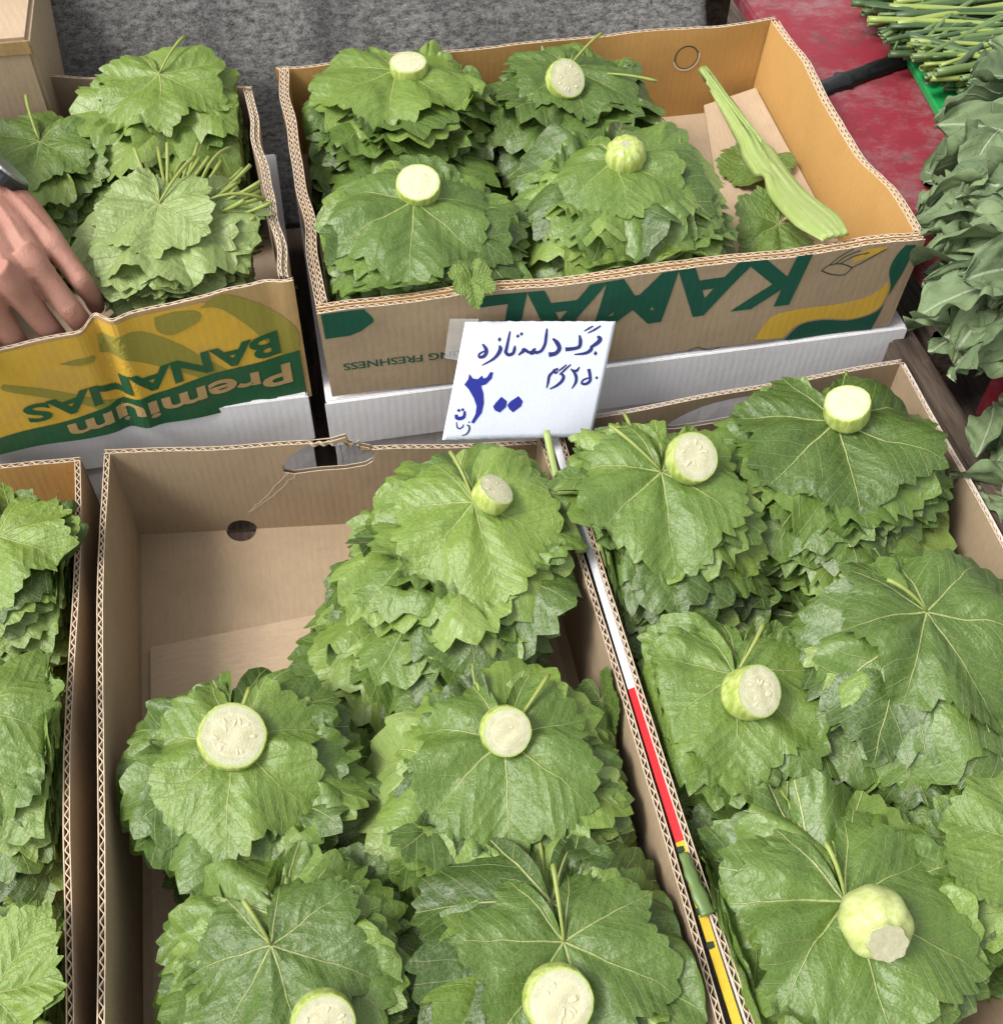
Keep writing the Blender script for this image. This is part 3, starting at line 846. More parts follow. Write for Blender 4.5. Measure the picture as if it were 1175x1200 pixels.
# right carton, printed outside
rig = thing('printed_carton', 'brown carton with white, red and yellow printed flap along one rim', 'carton', (0.37, -0.3, Z_TABLE))
ro = np.array(rig.location)
rrim = [(0.207, YF, Z_RIM + 0.002), (0.530, YF, Z_RIM), (0.548, YB - 0.020, Z_RIM), (0.203, YB - 0.040, Z_RIM + 0.001)]
rw, rbot = carton(rig, rrim, Z_TABLE + 0.0045, 0.0050, (M['kraft'], M['white_card']), (1, 1, 1, 1), 500, (None, None, None, lambda u, v: (0.003 * v * np.sin(PI * u), 0)), M['kraft'], skip=(2,))
Wr = rw[2][0]; Lr, Hr = Wr.L, Wr.H
hr_ = [(0.118, Hr - 0.016), (0.150, Hr - 0.008), (0.20, Hr - 0.010), (0.235, Hr - 0.026), (0.225, Hr - 0.036), (0.13, Hr - 0.036)]
topr = lambda u: Hr + 0.001 * math.sin(u * 40)
loop = [(-0.004, 0), (Lr + 0.004, 0), (Lr + 0.004, topr(Lr))] + [(float(u), topr(float(u))) for u in np.linspace(Lr, -0.004, 30)[1:]]
hl = [tuple(p) for p in cubic(hr_ + [hr_[0]], 24)[:-1]]
build_wall(rig, Wr, 0.0050, (M['kraft'], M['white_card']), 1, (0.004, 0.004), top=lambda u: np.array([topr(x) for x in np.atleast_1d(u)]), loops=[loop, hl], seed=555, fdepth=0.006, flute_gaps=[(0.0, Lr)])
# printed flap folded down between the two rims: white, red, yellow bands
def flap_piece(y0, y1, mat, name):
    n = 24; ys = np.linspace(y0, y1, n); f = sines(77, 4, 6, 20)
    xa = 0.1925 + 0.0012 * f(ys); xb = 0.1990 + 0.0010 * f(ys + 2)
    za = np.full(n, Z_RIM - 0.0035); zb = np.full(n, Z_RIM - 0.0002)
    A = np.stack([xa, ys, za], 1); B = np.stack([xb, ys, zb], 1)
    V = np.vstack([A, B, A - (0, 0, 0.0012), B - (0, 0, 0.0012)]) - ro
    F = []
    for i in range(n - 1):
        F += [(i, i + 1, n + i + 1, n + i), (2 * n + i + 1, 2 * n + i, 3 * n + i, 3 * n + i + 1), (i + 1, i, 2 * n + i, 2 * n + i + 1), (n + i, n + i + 1, 3 * n + i + 1, 3 * n + i)]
    link(name, mesh_from(name, V, F, mat, np.stack([V[:, 1], V[:, 0]], 1), smooth=False), rig)


yr1 = U(738, 805, z=Z_RIM)[1]; yr2 = U(797, 985, z=Z_RIM)[1]
flap_piece(YB - 0.05, yr1, M['white_ink'], 'printed_flap'); flap_piece(yr1, yr2, M['red_ink'], 'printed_flap'); flap_piece(yr2, YF + 0.02, M['bright_yellow_ink'], 'printed_flap')
for yy in (yr2 - 0.008, yr2 - 0.052, yr2 - 0.075):
    flap_m = box_mesh('printed_mark', (0.1915 - ro[0], yy - ro[1], Z_RIM - 0.0030 - ro[2]), (0.1965 - ro[0], yy + 0.0042 - ro[1], Z_RIM - 0.0006 - ro[2]), M['dark_ink'], 0.0003)
    link('printed_mark', flap_m, rig)

# small plain carton behind the banana carton
cor = thing('plain_carton', 'plain pale brown carton standing behind the banana carton', 'carton', (-0.42, 0.50, Z_TABLE))
co_ = np.array(cor.location)
cpx = U(33, 45, z=0.075)
cl = box_mesh('body', (-0.62 - co_[0], cpx[1] - co_[1], 0.0), (cpx[0] - co_[0], 0.62 - co_[1], 0.075 - co_[2]), M['kraft_light'], 0.004)
link('body', cl, cor)
link('tape_strip', box_mesh('tape_strip', (-0.62 - co_[0], cpx[1] - 0.0012 - co_[1], 0.060 - co_[2]), (cpx[0] - 0.0005 - co_[0], cpx[1] + 0.001 - co_[1], 0.0735 - co_[2]), M['tan_ink'], 0.0005), cor)


# ------------------------------------------------------------------ vine leaves
LOBES = [(0.0, 1.0), (0.9076, 0.93), (-0.9076, 0.93), (1.8152, 0.80), (-1.8152, 0.80), (2.62, 0.66), (-2.62, 0.66)]


class LeafShape:
    """flat outline of a toothed, lobed vine leaf around the point where the stem joins; tip towards +x"""

    def __init__(s, rng, per=3, rings=7, depth=None):
        nt = int(rng.integers(30, 38))
        depth = rng.uniform(0.18, 0.34) if depth is None else depth
        lob = [(a + rng.normal(0, 0.03) * (a != 0), l * rng.uniform(0.93, 1.06)) for a, l in LOBES]
        edges = np.cumsum(rng.uniform(0.7, 1.3, nt)); edges = np.concatenate([[0], edges]) / edges[-1]
        th = -PI + 0.13 + edges * (2 * PI - 0.26)
        prof = {3: [(0, 0), (0.45, 0.62), (0.72, 1.0)], 6: [(0, 0), (0.12, 0.30), (0.30, 0.55), (0.5, 0.78), (0.68, 1.0), (0.84, 0.62)], 4: [(0, 0), (0.3, 0.5), (0.62, 1.0), (0.82, 0.6)]}[per]
        T, A = [], []
        hgt = rng.uniform(0.6, 1.15, nt)
        hgt *= np.where(np.arange(nt) % 2 == 0, 1.25, 0.75)
        for j in range(nt):
            for f, h in prof:
                T.append(th[j] + (th[j + 1] - th[j]) * f); A.append(h * hgt[j])
        T.append(th[-1]); A.append(0)
        T = np.array(T); A = np.array(A)
        R = np.zeros_like(T)
        for a, l in lob:
            d = np.abs(T - a) / 0.62
            R = np.maximum(R, l * (1 - depth * d ** 1.35 - 0.25 * np.maximum(0, d - 0.9)))
        R = np.maximum(R, 0.3)
        R *= 0.18 + 0.82 * smooth((PI - np.abs(T)) / 0.42 + 0.05)
        s.T, s.R, s.A = T, R, A * 0.088
        s.rho = {7: np.array([0.0, 0.30, 0.52, 0.69, 0.82, 0.92, 1.0])}.get(rings, np.linspace(0, 1, rings) ** 0.9)
        # vertices: centre + rings
        rr = s.rho[1:, None]
        rad = rr * s.R[None, :] * (1 + s.A[None, :] * smooth((rr - 0.62) / 0.38))
        s.q = np.concatenate([[(0.0, 0.0)], np.stack([(rad * np.cos(T)).ravel(), (rad * np.sin(T)).ravel()], 1)])
        s.r = np.concatenate([[0.0], np.repeat(s.rho[1:], len(T))])
        s.th = np.concatenate([[0.0], np.tile(T, len(s.rho) - 1)])
        n = len(T)
        i = np.arange(n - 1)
        F = [np.stack([np.zeros(n - 1, int), 1 + i, 2 + i, 2 + i], 1)]
        for k in range(len(s.rho) - 2):
            a = 1 + k * n + i; F.append(np.stack([a, a + n, a + n + 1, a + 1], 1))
        quads = np.concatenate(F[1:]); tri = F[0][:, :3]
        s.F = np.concatenate([tri, quads[:, [0, 1, 2]], quads[:, [0, 2, 3]]])
        # flat uv; the lobe directions in the uv are the even ones the material draws its veins along
        s.uv = s.q


SHAPES_LOW = [LeafShape(RNG, 4, 7) for _ in range(18)]
SHAPES_MID = [LeafShape(RNG, 4, 12) for _ in range(10)]
SHAPES_TOP = [LeafShape(RNG, 6, 26, d) for d in (0.19, 0.22, 0.25, 0.31, 0.20, 0.33, 0.23, 0.27)]


def screen_angle(p, ang_deg):
    """world heading (in the ground plane) of a direction seen on the picture at p; 0 = right, 90 = up"""
    a = math.radians(ang_deg)
    d = AX[0] * math.cos(a) - AX[1] * math.sin(a)
    v = d - AX[2] * (d[2] / AX[2][2])
    return math.atan2(v[1], v[0])


class Stack:
    def __init__(s, label, px, py, ztop, zbase, tip, width_px, n=40, tone=0.42, spread=(0, 0), tilt=(0, 0), droop=1.0, bounds=None, seed=0,
                 stem=0.04, stems=0.06, name='leaf_stack', cat='leaves', group='piled bundles of vine leaves', ruffle=1.0, top_shape=None, jitter=1.0, tonevar=0.21, flat_r=0.030, stem_side=None, topk=0.81, stemlen=0.03):
        s.rng = np.random.default_rng(seed + 1000)
        p = U(px, py, z=ztop); s.c = p
        dist = (p - CAM) @ AX[2]; s.size = width_px / FPX * dist / 1.66
        s.psi = screen_angle(p, tip)
        s.zt, s.zb, s.n, s.tone = ztop, zbase, n, tone
        s.spread = np.array(spread, float); s.tilt = np.array(tilt, float); s.droop = droop; s.bounds = bounds; s.ruffle = ruffle
        s.topk = topk; s.topbv = None; n = max(1, int(n * 1.12)) if n > 1 else 1; s.n = n
        s.kn = sines(seed + 5, 4, 1, 4); s.stem, s.flat_r = stem, flat_r
        s.root = thing(name, label, cat, (p[0], p[1], zbase), group)
        s.loc = np.array([p[0], p[1], zbase])
        for i in range(n - 1, -1, -1):
            t = i / (n - 1) if n > 1 else 1.0; k = n - 1 - i
            top = k == 0
            if top: sh = SHAPES_TOP[(seed if top_shape is None else top_shape) % len(SHAPES_TOP)]
            elif k < 7: sh = SHAPES_MID[int(s.rng.integers(len(SHAPES_MID)))]
            else: sh = SHAPES_LOW[int(s.rng.integers(len(SHAPES_LOW)))]
            V = s.leaf(sh, t, top, k, jitter)
            if top: s.topbv = BVHTree.FromPolygons([tuple(p) for p in V], [tuple(int(j) for j in f) for f in sh.F])
            elif k < 12:
                dn = Vector((0, 0, -1))       # leaves under the top one stay under it
                for j in range(len(V)):
                    h = s.topbv.ray_cast(Vector((V[j, 0], V[j, 1], V[j, 2] + 0.0008)), dn, 0.05)
                    if h[0] is not None: V[j, 2] = h[0].z - 0.0010 - 0.0004 * k
            me = mesh_from('leaf', V - s.loc, sh.F, M['leaf'], sh.uv)
            lo = link('leaf', me, s.root)
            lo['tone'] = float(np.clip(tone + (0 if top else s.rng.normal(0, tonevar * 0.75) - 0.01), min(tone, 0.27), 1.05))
            if top: s.top, s.topV, s.topF = lo, V, sh.F
            if (top and stem > 0) or (not top and s.rng.random() < stems):
                J = V[0]; hd = s.last_psi + PI + s.rng.normal(0, 0.2)
                if stem_side is not None and not top: hd = stem_side + s.rng.uniform(-0.9, 1.0)
                ln = stem * (1 if top else s.rng.uniform(0.8, 1.25)) + (0 if top else stemlen)
                e = np.array([math.cos(hd), math.sin(hd), 0.0])
                sd = np.array([-e[1], e[0], 0]) * s.rng.normal(0, 0.010)
                rise = 0.012 if top else (0.004 if stemlen < 0.032 else s.rng.uniform(0.012, 0.034))
                pts = bez(J + (0, 0, 0.0006), J + e * ln * 0.5 + (0, 0, rise * 1.6) + sd, J + e * ln + sd * 1.6 + (0, 0, rise * (1.4 if top else 0.5)), 9)
                v_, f_ = tube(pts, np.linspace(0.0010, 0.0019, 9) * (1 if top else 0.9), 7)
                link('petiole', mesh_from('petiole', np.array(v_) - s.loc, f_, M['petiole']), lo)

    def leaf(s, sh, t, top, k, jitter):
        g = s.rng
        size = s.size * (s.topk if top else g.uniform(0.84, 1.06))
        psi = s.psi + (0 if top else g.normal(0, 0.20 * jitter) + (PI * g.uniform(-1, 1) if g.random() < 0.10 * jitter else 0))
        s.last_psi = psi
        c, sn = math.cos(psi), math.sin(psi)
        q = sh.q * size * np.array([1.0, g.uniform(0.90, 1.12)])
        P = np.stack([q[:, 0] * c - q[:, 1] * sn, q[:, 0] * sn + q[:, 1] * c], 1)
        P -= 0.16 * size * np.array([c, sn])
        off = (0 if top else 1) * g.normal(0, 0.0085 * jitter, 2)
        P = P + off
        rho = sh.r; th = sh.th
        # individual flopping of the lobes
        flop = np.zeros(len(rho))
        for a, l in LOBES:
            am = g.uniform(-0.10, 0.38) if top else (g.uniform(-0.45, 0.95) if k > 2 else g.uniform(-0.1, 0.5))
            d = np.angle(np.exp(1j * (th - a)))
            flop += am * np.exp(-(d / 0.36) ** 2)
        out = np.maximum(0, rho - 0.45)
        sd = np.linalg.norm(P, axis=1) + 1e-9; an = np.arctan2(P[:, 1], P[:, 0])
        P = P * (1 - 0.55 * np.clip(flop, 0, 1) * out ** 1.3 * 0.8)[:, None]
        sd = np.linalg.norm(P, axis=1) + 1e-9
        # drape over the pile
        kap = (10.5 - 3.0 * t) * s.droop * (1 + 0.75 * s.kn(np.cos(an) * 1.3, np.sin(an) * 1.3)) + 0.3
        phm = 0.85 if top else g.uniform(0.40, 1.15)
        s0 = s.flat_r + 0.034 * (1 - t)
        ph = np.clip(kap * (sd - s0), 0, phm); beyond = np.maximum(0, sd - s0 - phm / kap)
        r2 = np.where(sd < s0, sd, s0 + np.sin(ph) / kap + beyond * np.cos(phm))
        dz = np.where(sd < s0, 0, (1 - np.cos(ph)) / kap + beyond * np.sin(phm))
        X = P * (r2 / sd)[:, None]
        n1, n2 = g.integers(3, 6), g.integers(7, 12)
        A = size * s.ruffle
        rip = A * rho ** 2 * ((0.042 if top else 0.075) * np.sin(n1 * th + g.uniform(0, 6)) + (0.014 if top else 0.036) * np.sin(n2 * th + g.uniform(0, 6)))
        fw = sines(int(g.integers(1e6)), 5, 40, 95); fx = sines(int(g.integers(1e6)), 6, 150, 330)
        rip = rip + (0.0060 if top else 0.0045) * fw(q[:, 0], q[:, 1]) * smooth(rho * 1.6) + 0.0011 * fx(q[:, 0], q[:, 1]) * smooth(rho * 2.5)
        if top: rip = rip + g.uniform(-0.10, 0.16) * np.abs(q[:, 1]) + g.uniform(-0.08, 0.08) * q[:, 1]
        if top or k < 7:      # blades bulge between the main veins
            de = np.abs(np.angle(np.exp(1j * ((th % 0.9076) * (2 * PI / 0.9076))))) / PI
            rip = rip + size * (0.105 + 0.07 * np.sin(th * 1.7 + g.uniform(0, 6))) * rho * (1 - rho * 0.5) * (smooth(de * 1.25) - 0.55)
        z = s.zb + 0.004 + (s.zt - s.zb - 0.004) * t - dz - size * 0.75 * flop * out ** 1.35 + rip
        z += (X @ s.tilt) * (0.25 + 0.75 * t)
        W = np.stack([s.c[0] + X[:, 0] + s.spread[0] * (1 - t) ** 0.85, s.c[1] + X[:, 1] + s.spread[1] * (1 - t) ** 0.85, z], 1)
        if top: W[:, 2] += 0.0015
        b = s.bounds
        if b is not None:
            x0, x1, y0, y1, zr, zf = b
            ins = smooth((zr + 0.012 - W[:, 2]) / 0.014)
            for ax, lo, hi in ((0, x0, x1), (1, y0, y1)):
                e = np.maximum(0, W[:, ax] - hi + 0.004) * ins; W[:, ax] -= e * 0.84; W[:, 2] += e * (0.55 if t > 0.6 else 0.25) * (1 if g.random() < 0.7 else -0.8)
                e = np.maximum(0, lo + 0.004 - W[:, ax]) * ins; W[:, ax] += e * 0.84; W[:, 2] += e * (0.55 if t > 0.6 else 0.25) * (1 if g.random() < 0.7 else -0.8)
            W[:, 2] = np.where(W[:, 2] < zf + 0.006, zf + 0.001 + 0.3 * np.maximum(W[:, 2] - zf, -0.01) + 0.005 * t, W[:, 2])
        return W

    def hit(s, u, v):
        bv = BVHTree.FromPolygons([tuple(p) for p in s.topV], [tuple(int(i) for i in f) for f in s.topF])
        d = Vector(ray(u, v)).normalized()
        h = bv.ray_cast(Vector(CAM), d)
        return np.array(h[0]) if h[0] is not None else np.array(U(u, v, z=s.zt - 0.01))


BK = (0.010, 0.540, 0.011, 0.392, 0.0, Z_BACK + 0.005)
BB = (-0.325, -0.048, 0.030, 0.40, 0.008, Z_BACK + 0.005)
BC = (-0.198, 0.180, YF + 0.002, YB - 0.02, Z_RIM + 0.010, Z_TABLE + 0.012)
BL_ = (-0.55, -0.236, YF + 0.002, YB - 0.01, Z_RIM + 0.016, Z_TABLE + 0.006)
BE = (0.206, 0.534, YF + 0.002, YB - 0.030, Z_RIM + 0.022, Z_TABLE + 0.006)
FC, FK = Z_TABLE + 0.006, Z_BACK + 0.005
S = {}
# back lettered carton
S['K1'] = Stack('bundle of vine leaves against the blanket side of lettered carton, thick flat slice on top', 462, 92, 0.020, FK, -90, 215, 42, 0.44, (0.005, -0.055), (0.04, -0.04), 0.8, BK, 1, stem=0, ruffle=1.2)
S['K3'] = Stack('bundle of vine leaves against the back wall of lettered carton, browned slice and reddish stem', 670, 88, 0.014, FK, -75, 190, 36, 0.36, (0.0, -0.035), (0.0, 0.05), 1.0, BK, 2, stem=0.030)
S['K2'] = Stack('bundle topped by one wide flat leaf in front left corner of lettered carton', 484, 250, 0.026, FK, -92, 246, 42, 0.48, (0.025, -0.012), (0.0, 0.10), 0.95, BK, 3, stem=0.0, top_shape=0)
S['K4'] = Stack('ruffled bundle under the rounded zucchini end, beside the pale stalk', 724, 198, 0.032, FK, -80, 236, 60, 0.45, (0.015, -0.072), (0.03, 0.10), 1.05, BK, 4, stem=0, ruffle=1.3, topk=0.70)
# banana carton
S['B1'] = Stack('bundle with a broad pale-veined leaf overhanging the rear corner of banana carton', 188, 98, 0.034, FK, -75, 205, 34, 0.62, (0.025, -0.02), (-0.02, 0.12), 0.9, BB, 5, stem=0.034, top_shape=3)
S['B2'] = Stack('bundle of pale leaves with long curved stems beside the wristwatch', 45, 175, 0.012, FK, -85, 165, 30, 0.55, (0.01, -0.01), (0.05, 0.10), 1.0, BB, 6, stem=0.05, stems=0.2)
S['B3'] = Stack('pale light-green round bundle with many stem ends sticking out, banana carton', 185, 250, 0.038, FK, -88, 180, 44, 0.95, (0.012, -0.030), (0.0, 0.10), 1.0, BB, 7, stem=0.045, stems=0.8, tonevar=0.08, top_shape=4, jitter=1.1, stem_side=screen_angle(None, 62), stemlen=0.034)
# cut stem ends fanning out of the pale bundle
_b = S['B3']
for j in range(36):
    an_ = screen_angle(None, _b.rng.uniform(0, 125)); e = np.array([math.cos(an_), math.sin(an_), 0.0])
    z0 = _b.zt - _b.rng.uniform(0.004, 0.036); st_ = np.array([_b.c[0], _b.c[1], z0]) + e * _b.size * 0.45
    ln = _b.rng.uniform(0.036, 0.066); sd_ = np.array([-e[1], e[0], 0]) * _b.rng.normal(0, 0.008)
    pts = bez(st_, st_ + e * ln * 0.5 + sd_ + (0, 0, 0.006), st_ + e * ln + sd_ * 1.8 + (0, 0, _b.rng.uniform(0.004, 0.022)), 8)
    v_, f_ = tube(pts, np.linspace(0.0012, 0.0019, 8), 7)
    link('petiole', mesh_from('petiole', np.array(v_) - _b.loc, f_, M['petiole']), _b.root)
# middle front carton
S['C1'] = Stack('tall cascading yellow-green bundle under the price sign', 560, 606, -0.086, FC, -72, 258, 62, 0.50, (-0.085, -0.085), (0.05, 0.11), 0.95, BC, 8, stem=0.045, ruffle=1.2, top_shape=1, tonevar=0.2)
S['C2'] = Stack('bundle with the largest round slice, beside the bare cardboard corner', 272, 893, -0.120, FC, -85, 285, 46, 0.42, (0.040, -0.030), (-0.02, 0.10), 1.0, BC, 9, stem=0.035, ruffle=1.1, top_shape=2)
S['C3'] = Stack('broad draped bundle beside the red strip, pale slice at its stem', 592, 890, -0.112, FC, -86, 292, 50, 0.44, (-0.012, -0.055), (0.0, 0.12), 1.0, BC, 10, stem=0.040, top_shape=4)
S['C4'] = Stack('bundle of large folded leaves in front of the largest round slice', 325, 1130, -0.118, FC, -60, 285, 44, 0.42, (0.02, 0.045), (0.04, 0.05), 1.0, BC, 11, stem=0.03, top_shape=3)
S['C5'] = Stack('bundle with a seedy slice in front of the broad draped bundle', 668, 1130, -0.106, FC, -70, 320, 46, 0.46, (-0.01, 0.035), (0.0, 0.06), 0.95, BC, 12, stem=0.045, top_shape=5)
# left front carton
S['D1'] = Stack('bundle in the rear of the side carton with layered frilly edges', -2, 642, -0.096, FC, -70, 205, 42, 0.55, (0.022, -0.02), (0.0, 0.05), 1.0, BL_, 13, stem=0, ruffle=1.2)
S['D2'] = Stack('bundle of long-veined leaves in the middle of the side carton', -24, 850, -0.094, FC, -55, 235, 42, 0.52, (0.03, -0.05), (-0.05, 0.10), 1.1, BL_, 14, stem=0.04)
S['D3'] = Stack('bundle with leaves folded up over the rim of the side carton', 2, 1150, -0.100, FC, 60, 210, 36, 0.58, (0.0, 0.0), (0.1, 0.05), 0.9, BL_, 15, stem=0, ruffle=1.2)
# right front carton
S['E1'] = Stack('bundle with two pale stems and seedy slice next to the price sign', 778, 572, -0.082, FC, -84, 262, 50, 0.45, (-0.012, -0.062), (0.0, 0.16), 1.1, BE, 16, stem=0.045, stems=0.1, top_shape=0)
S['E2'] = Stack('dark glossy bundle at the far end of printed carton by the wooden plank', 985, 512, -0.082, FC, -80, 262, 50, 0.34, (0.005, -0.060), (0.03, 0.14), 1.15, BE, 17, stem=0.02, top_shape=6)
S['E3'] = Stack('bundle with a smooth wide leaf beside the red strip in printed carton', 862, 810, -0.100, FC, -95, 245, 46, 0.46, (0.040, 0.010), (0.0, 0.10), 1.0, BE, 18, stem=0.035, top_shape=1)
S['E4'] = Stack('bundle topped by a large drooping leaf with no slice, printed carton', 1100, 738, -0.066, FC, -55, 300, 52, 0.43, (-0.050, -0.040), (-0.04, 0.16), 1.5, BE, 19, stem=0.034, top_shape=7, topk=0.82)
S['E6'] = Stack('bundle behind the knobby zucchini end against the side of printed carton', 1185, 985, -0.098, FC, 160, 210, 36, 0.46, (0, 0), (0.0, 0.05), 1.0, BE, 20, stem=0)
S['E5'] = Stack('bundle of very large dark leaves under the knobby zucchini end', 1000, 1085, -0.098, FC, -75, 350, 44, 0.38, (-0.02, 0.05), (0.0, 0.06), 0.8, BE, 21, stem=0.035, top_shape=2, flat_r=0.04)


# loose leaves: one leaf each
def loose(label, px, py, z, zb, tip, w, tone, tilt, bounds=None, seed=60, stem=0.0, droop=0.6):
    return Stack(label, px, py, z, zb, tip, w, 1, tone, (0, 0), tilt, droop, bounds, seed, stem=stem, name='loose_leaf', cat='leaf', group='loose vine leaves', ruffle=1.6)


loose('single leaf hanging over the front rim of lettered carton', 553, 335, 0.006, -0.02, -75, 62, 0.52, (0, 0.5), None, 61, 0, 2.0)
loose('single leaf lying under the pale stalk on bare cardboard', 885, 195, -0.076, -0.09, -120, 105, 0.36, (0.1, 0.0), BK, 62)
loose('dark single leaf at the lower end of the pale stalk', 905, 268, -0.045, -0.08, -150, 120, 0.33, (0.0, 0.25), BK, 63)
loose('leaf standing upright along the carton wall by the white strip', 705, 830, -0.150, -0.20, -85, 110, 0.46, (0.35, 0.1), BC, 65)
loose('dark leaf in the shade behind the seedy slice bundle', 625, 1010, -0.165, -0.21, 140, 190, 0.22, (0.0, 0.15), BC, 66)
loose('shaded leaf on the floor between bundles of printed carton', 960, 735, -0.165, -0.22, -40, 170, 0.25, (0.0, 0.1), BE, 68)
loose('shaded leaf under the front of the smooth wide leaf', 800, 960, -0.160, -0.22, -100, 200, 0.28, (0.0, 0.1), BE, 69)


# ------------------------------------------------------------------ zucchini pieces
def basis(n):
    n = np.asarray(n, float) / np.linalg.norm(n); a = np.cross(n, [0.1, 0.97, 0.2]); a /= np.linalg.norm(a); return np.stack([a, np.cross(n, a), n], 1)


def to_cam_dir(p, alpha, sdeg):
    """surface normal tilted alpha degrees from the line of sight towards picture direction sdeg (0 right, 90 up)"""
    v = CAM - p; v /= np.linalg.norm(v); a = math.radians(sdeg)
    d = AX[0] * math.cos(a) - AX[1] * math.sin(a); d = d - (d @ v) * v; d /= np.linalg.norm(d)
    al = math.radians(alpha); return math.cos(al) * v + math.sin(al) * d


def slice_piece(label, stack, px, py, wpx, thick, alpha, sdeg, seed, seeds=9, rough_edge=0.02):
    p = stack.hit(px, py); r = np.random.default_rng(seed + 300)
    rad = wpx / 2 / FPX * ((p - CAM) @ AX[2]) * 0.985
    n = to_cam_dir(p, alpha, sdeg); Bm = basis(n)
    v = CAM - p; v /= np.linalg.norm(v)
    # the lowest rim point of the piece sits on the leaf; the face centre shows at px,py
    lift = thick * 0.75 + 0.25 * rad * math.sqrt(max(0, 1 - n[2] ** 2))
    face = p + v * lift * 1.0
    TV = stack.topV; rel = TV - face; hgt_ = rel @ n; lat = np.linalg.norm(rel - hgt_[:, None] * n, axis=1)
    sel = lat < rad * 0.9
    if sel.any(): face = face + v * (np.percentile(hgt_[sel], 93) + thick * 0.92) / max(0.3, v @ n)
    root = thing('zucchini_slice', label, 'zucchini slice', face - n * thick, 'zucchini pieces weighing down the leaves')
    o = np.array(root.location); N = 56
    an = np.linspace(0, 2 * PI, N, endpoint=False); f = sines(seed, 5, 1, 4)
    R = rad * (1 + rough_edge * f(np.cos(an) * 1.5, np.sin(an) * 1.5) + 0.006 * r.normal(size=N))
    prof = [(0.86, 0.0), (0.965, 0.05), (1.0, 0.18), (1.01, 0.5), (1.0, 0.86), (0.985, 0.965), (0.962, 0.995)]
    slant = r.uniform(-0.10, 0.10, 2)
    V = []
    for sc, h in prof:
        x, y = R * sc * np.cos(an), R * sc * np.sin(an)
        hh_ = h * thick * (1 + (slant[0] * x + slant[1] * y) / rad * 0.8)
        V.append((Bm @ np.stack([x, y, hh_])).T)
    V = np.vstack(V); F = []
    for k in range(len(prof) - 1):
        for q in range(N):
            a, b = k * N + q, k * N + (q + 1) % N; F.append((a, b, b + N, a + N))
    F.append(tuple(range(N - 1, -1, -1)))
    link('rind', mesh_from('rind', V, F, M['rind']), root)
    # cut face, slightly domed and uneven
    rings = np.array([0, 0.15, 0.3, 0.45, 0.6, 0.72, 0.84, 0.93, 1.0]); V = [np.zeros(3)]; UV = [(0, 0)]
    ff_ = sines(seed + 7, 6, 2, 7)
    for k in rings[1:]:
        x, y = R * k * 0.9625 * np.cos(an), R * k * 0.9625 * np.sin(an)
        hh_ = 0.9955 * thick * (1 + (slant[0] * x + slant[1] * y) / rad * 0.8) + 0.0009 * ff_(x / rad * 1.5, y / rad * 1.5) * (1 - k ** 2) + 0.0010 * (1 - k ** 2)
        for i in range(N): V.append(np.array([x[i], y[i], hh_[i]])); UV.append((k * math.cos(an[i]), k * math.sin(an[i])))
    V[0] = np.array([0, 0, V[1][2]]); top0 = thick
    F = [(0, 1 + i, 1 + (i + 1) % N) for i in range(N)]
    for k in range(len(rings) - 2):
        for i in range(N):
            a, b = 1 + k * N + i, 1 + k * N + (i + 1) % N; F.append((a, a + N, b + N, b))
    fl_ = link('flesh', mesh_from('flesh', (Bm @ np.array(V).T).T, F, M['flesh'], np.array(UV)), root)
    for q in range(seeds):
        a0 = q * 2 * PI / seeds + r.normal(0, 0.25) + seed; rr = rad * r.uniform(0.22, 0.60)
        cx_, cy_ = rr * math.cos(a0), rr * math.sin(a0); ori = a0 + r.normal(0, 0.5)
        l, w = rad * r.uniform(0.10, 0.17), rad * r.uniform(0.045, 0.075)
        vs2, fs2 = [], []
        for j, (s_, h) in enumerate(((1.0, -0.0006), (0.9, 0.0000), (0.55, 0.00022))):
            for i in range(10):
                t_ = 2 * PI * i / 10; lx = l * s_ * math.cos(t_); ly = w * s_ * math.sin(t_) * (1 + 0.3 * math.cos(t_))
                x = cx_ + lx * math.cos(ori) - ly * math.sin(ori); y = cy_ + lx * math.sin(ori) + ly * math.cos(ori)
                vs2.append((x, y, thick * (1 + (slant[0] * x + slant[1] * y) / rad * 0.8) + 0.0008 + h))
        for j in range(2):
            for i in range(10):
                a, b = j * 10 + i, j * 10 + (i + 1) % 10; fs2.append((a, b, b + 10, a + 10))
        fs2.append(tuple(range(20, 30)))
        link('seed', mesh_from('seed', (Bm @ np.array(vs2).T).T, fs2, M['seed']), fl_)
    return root


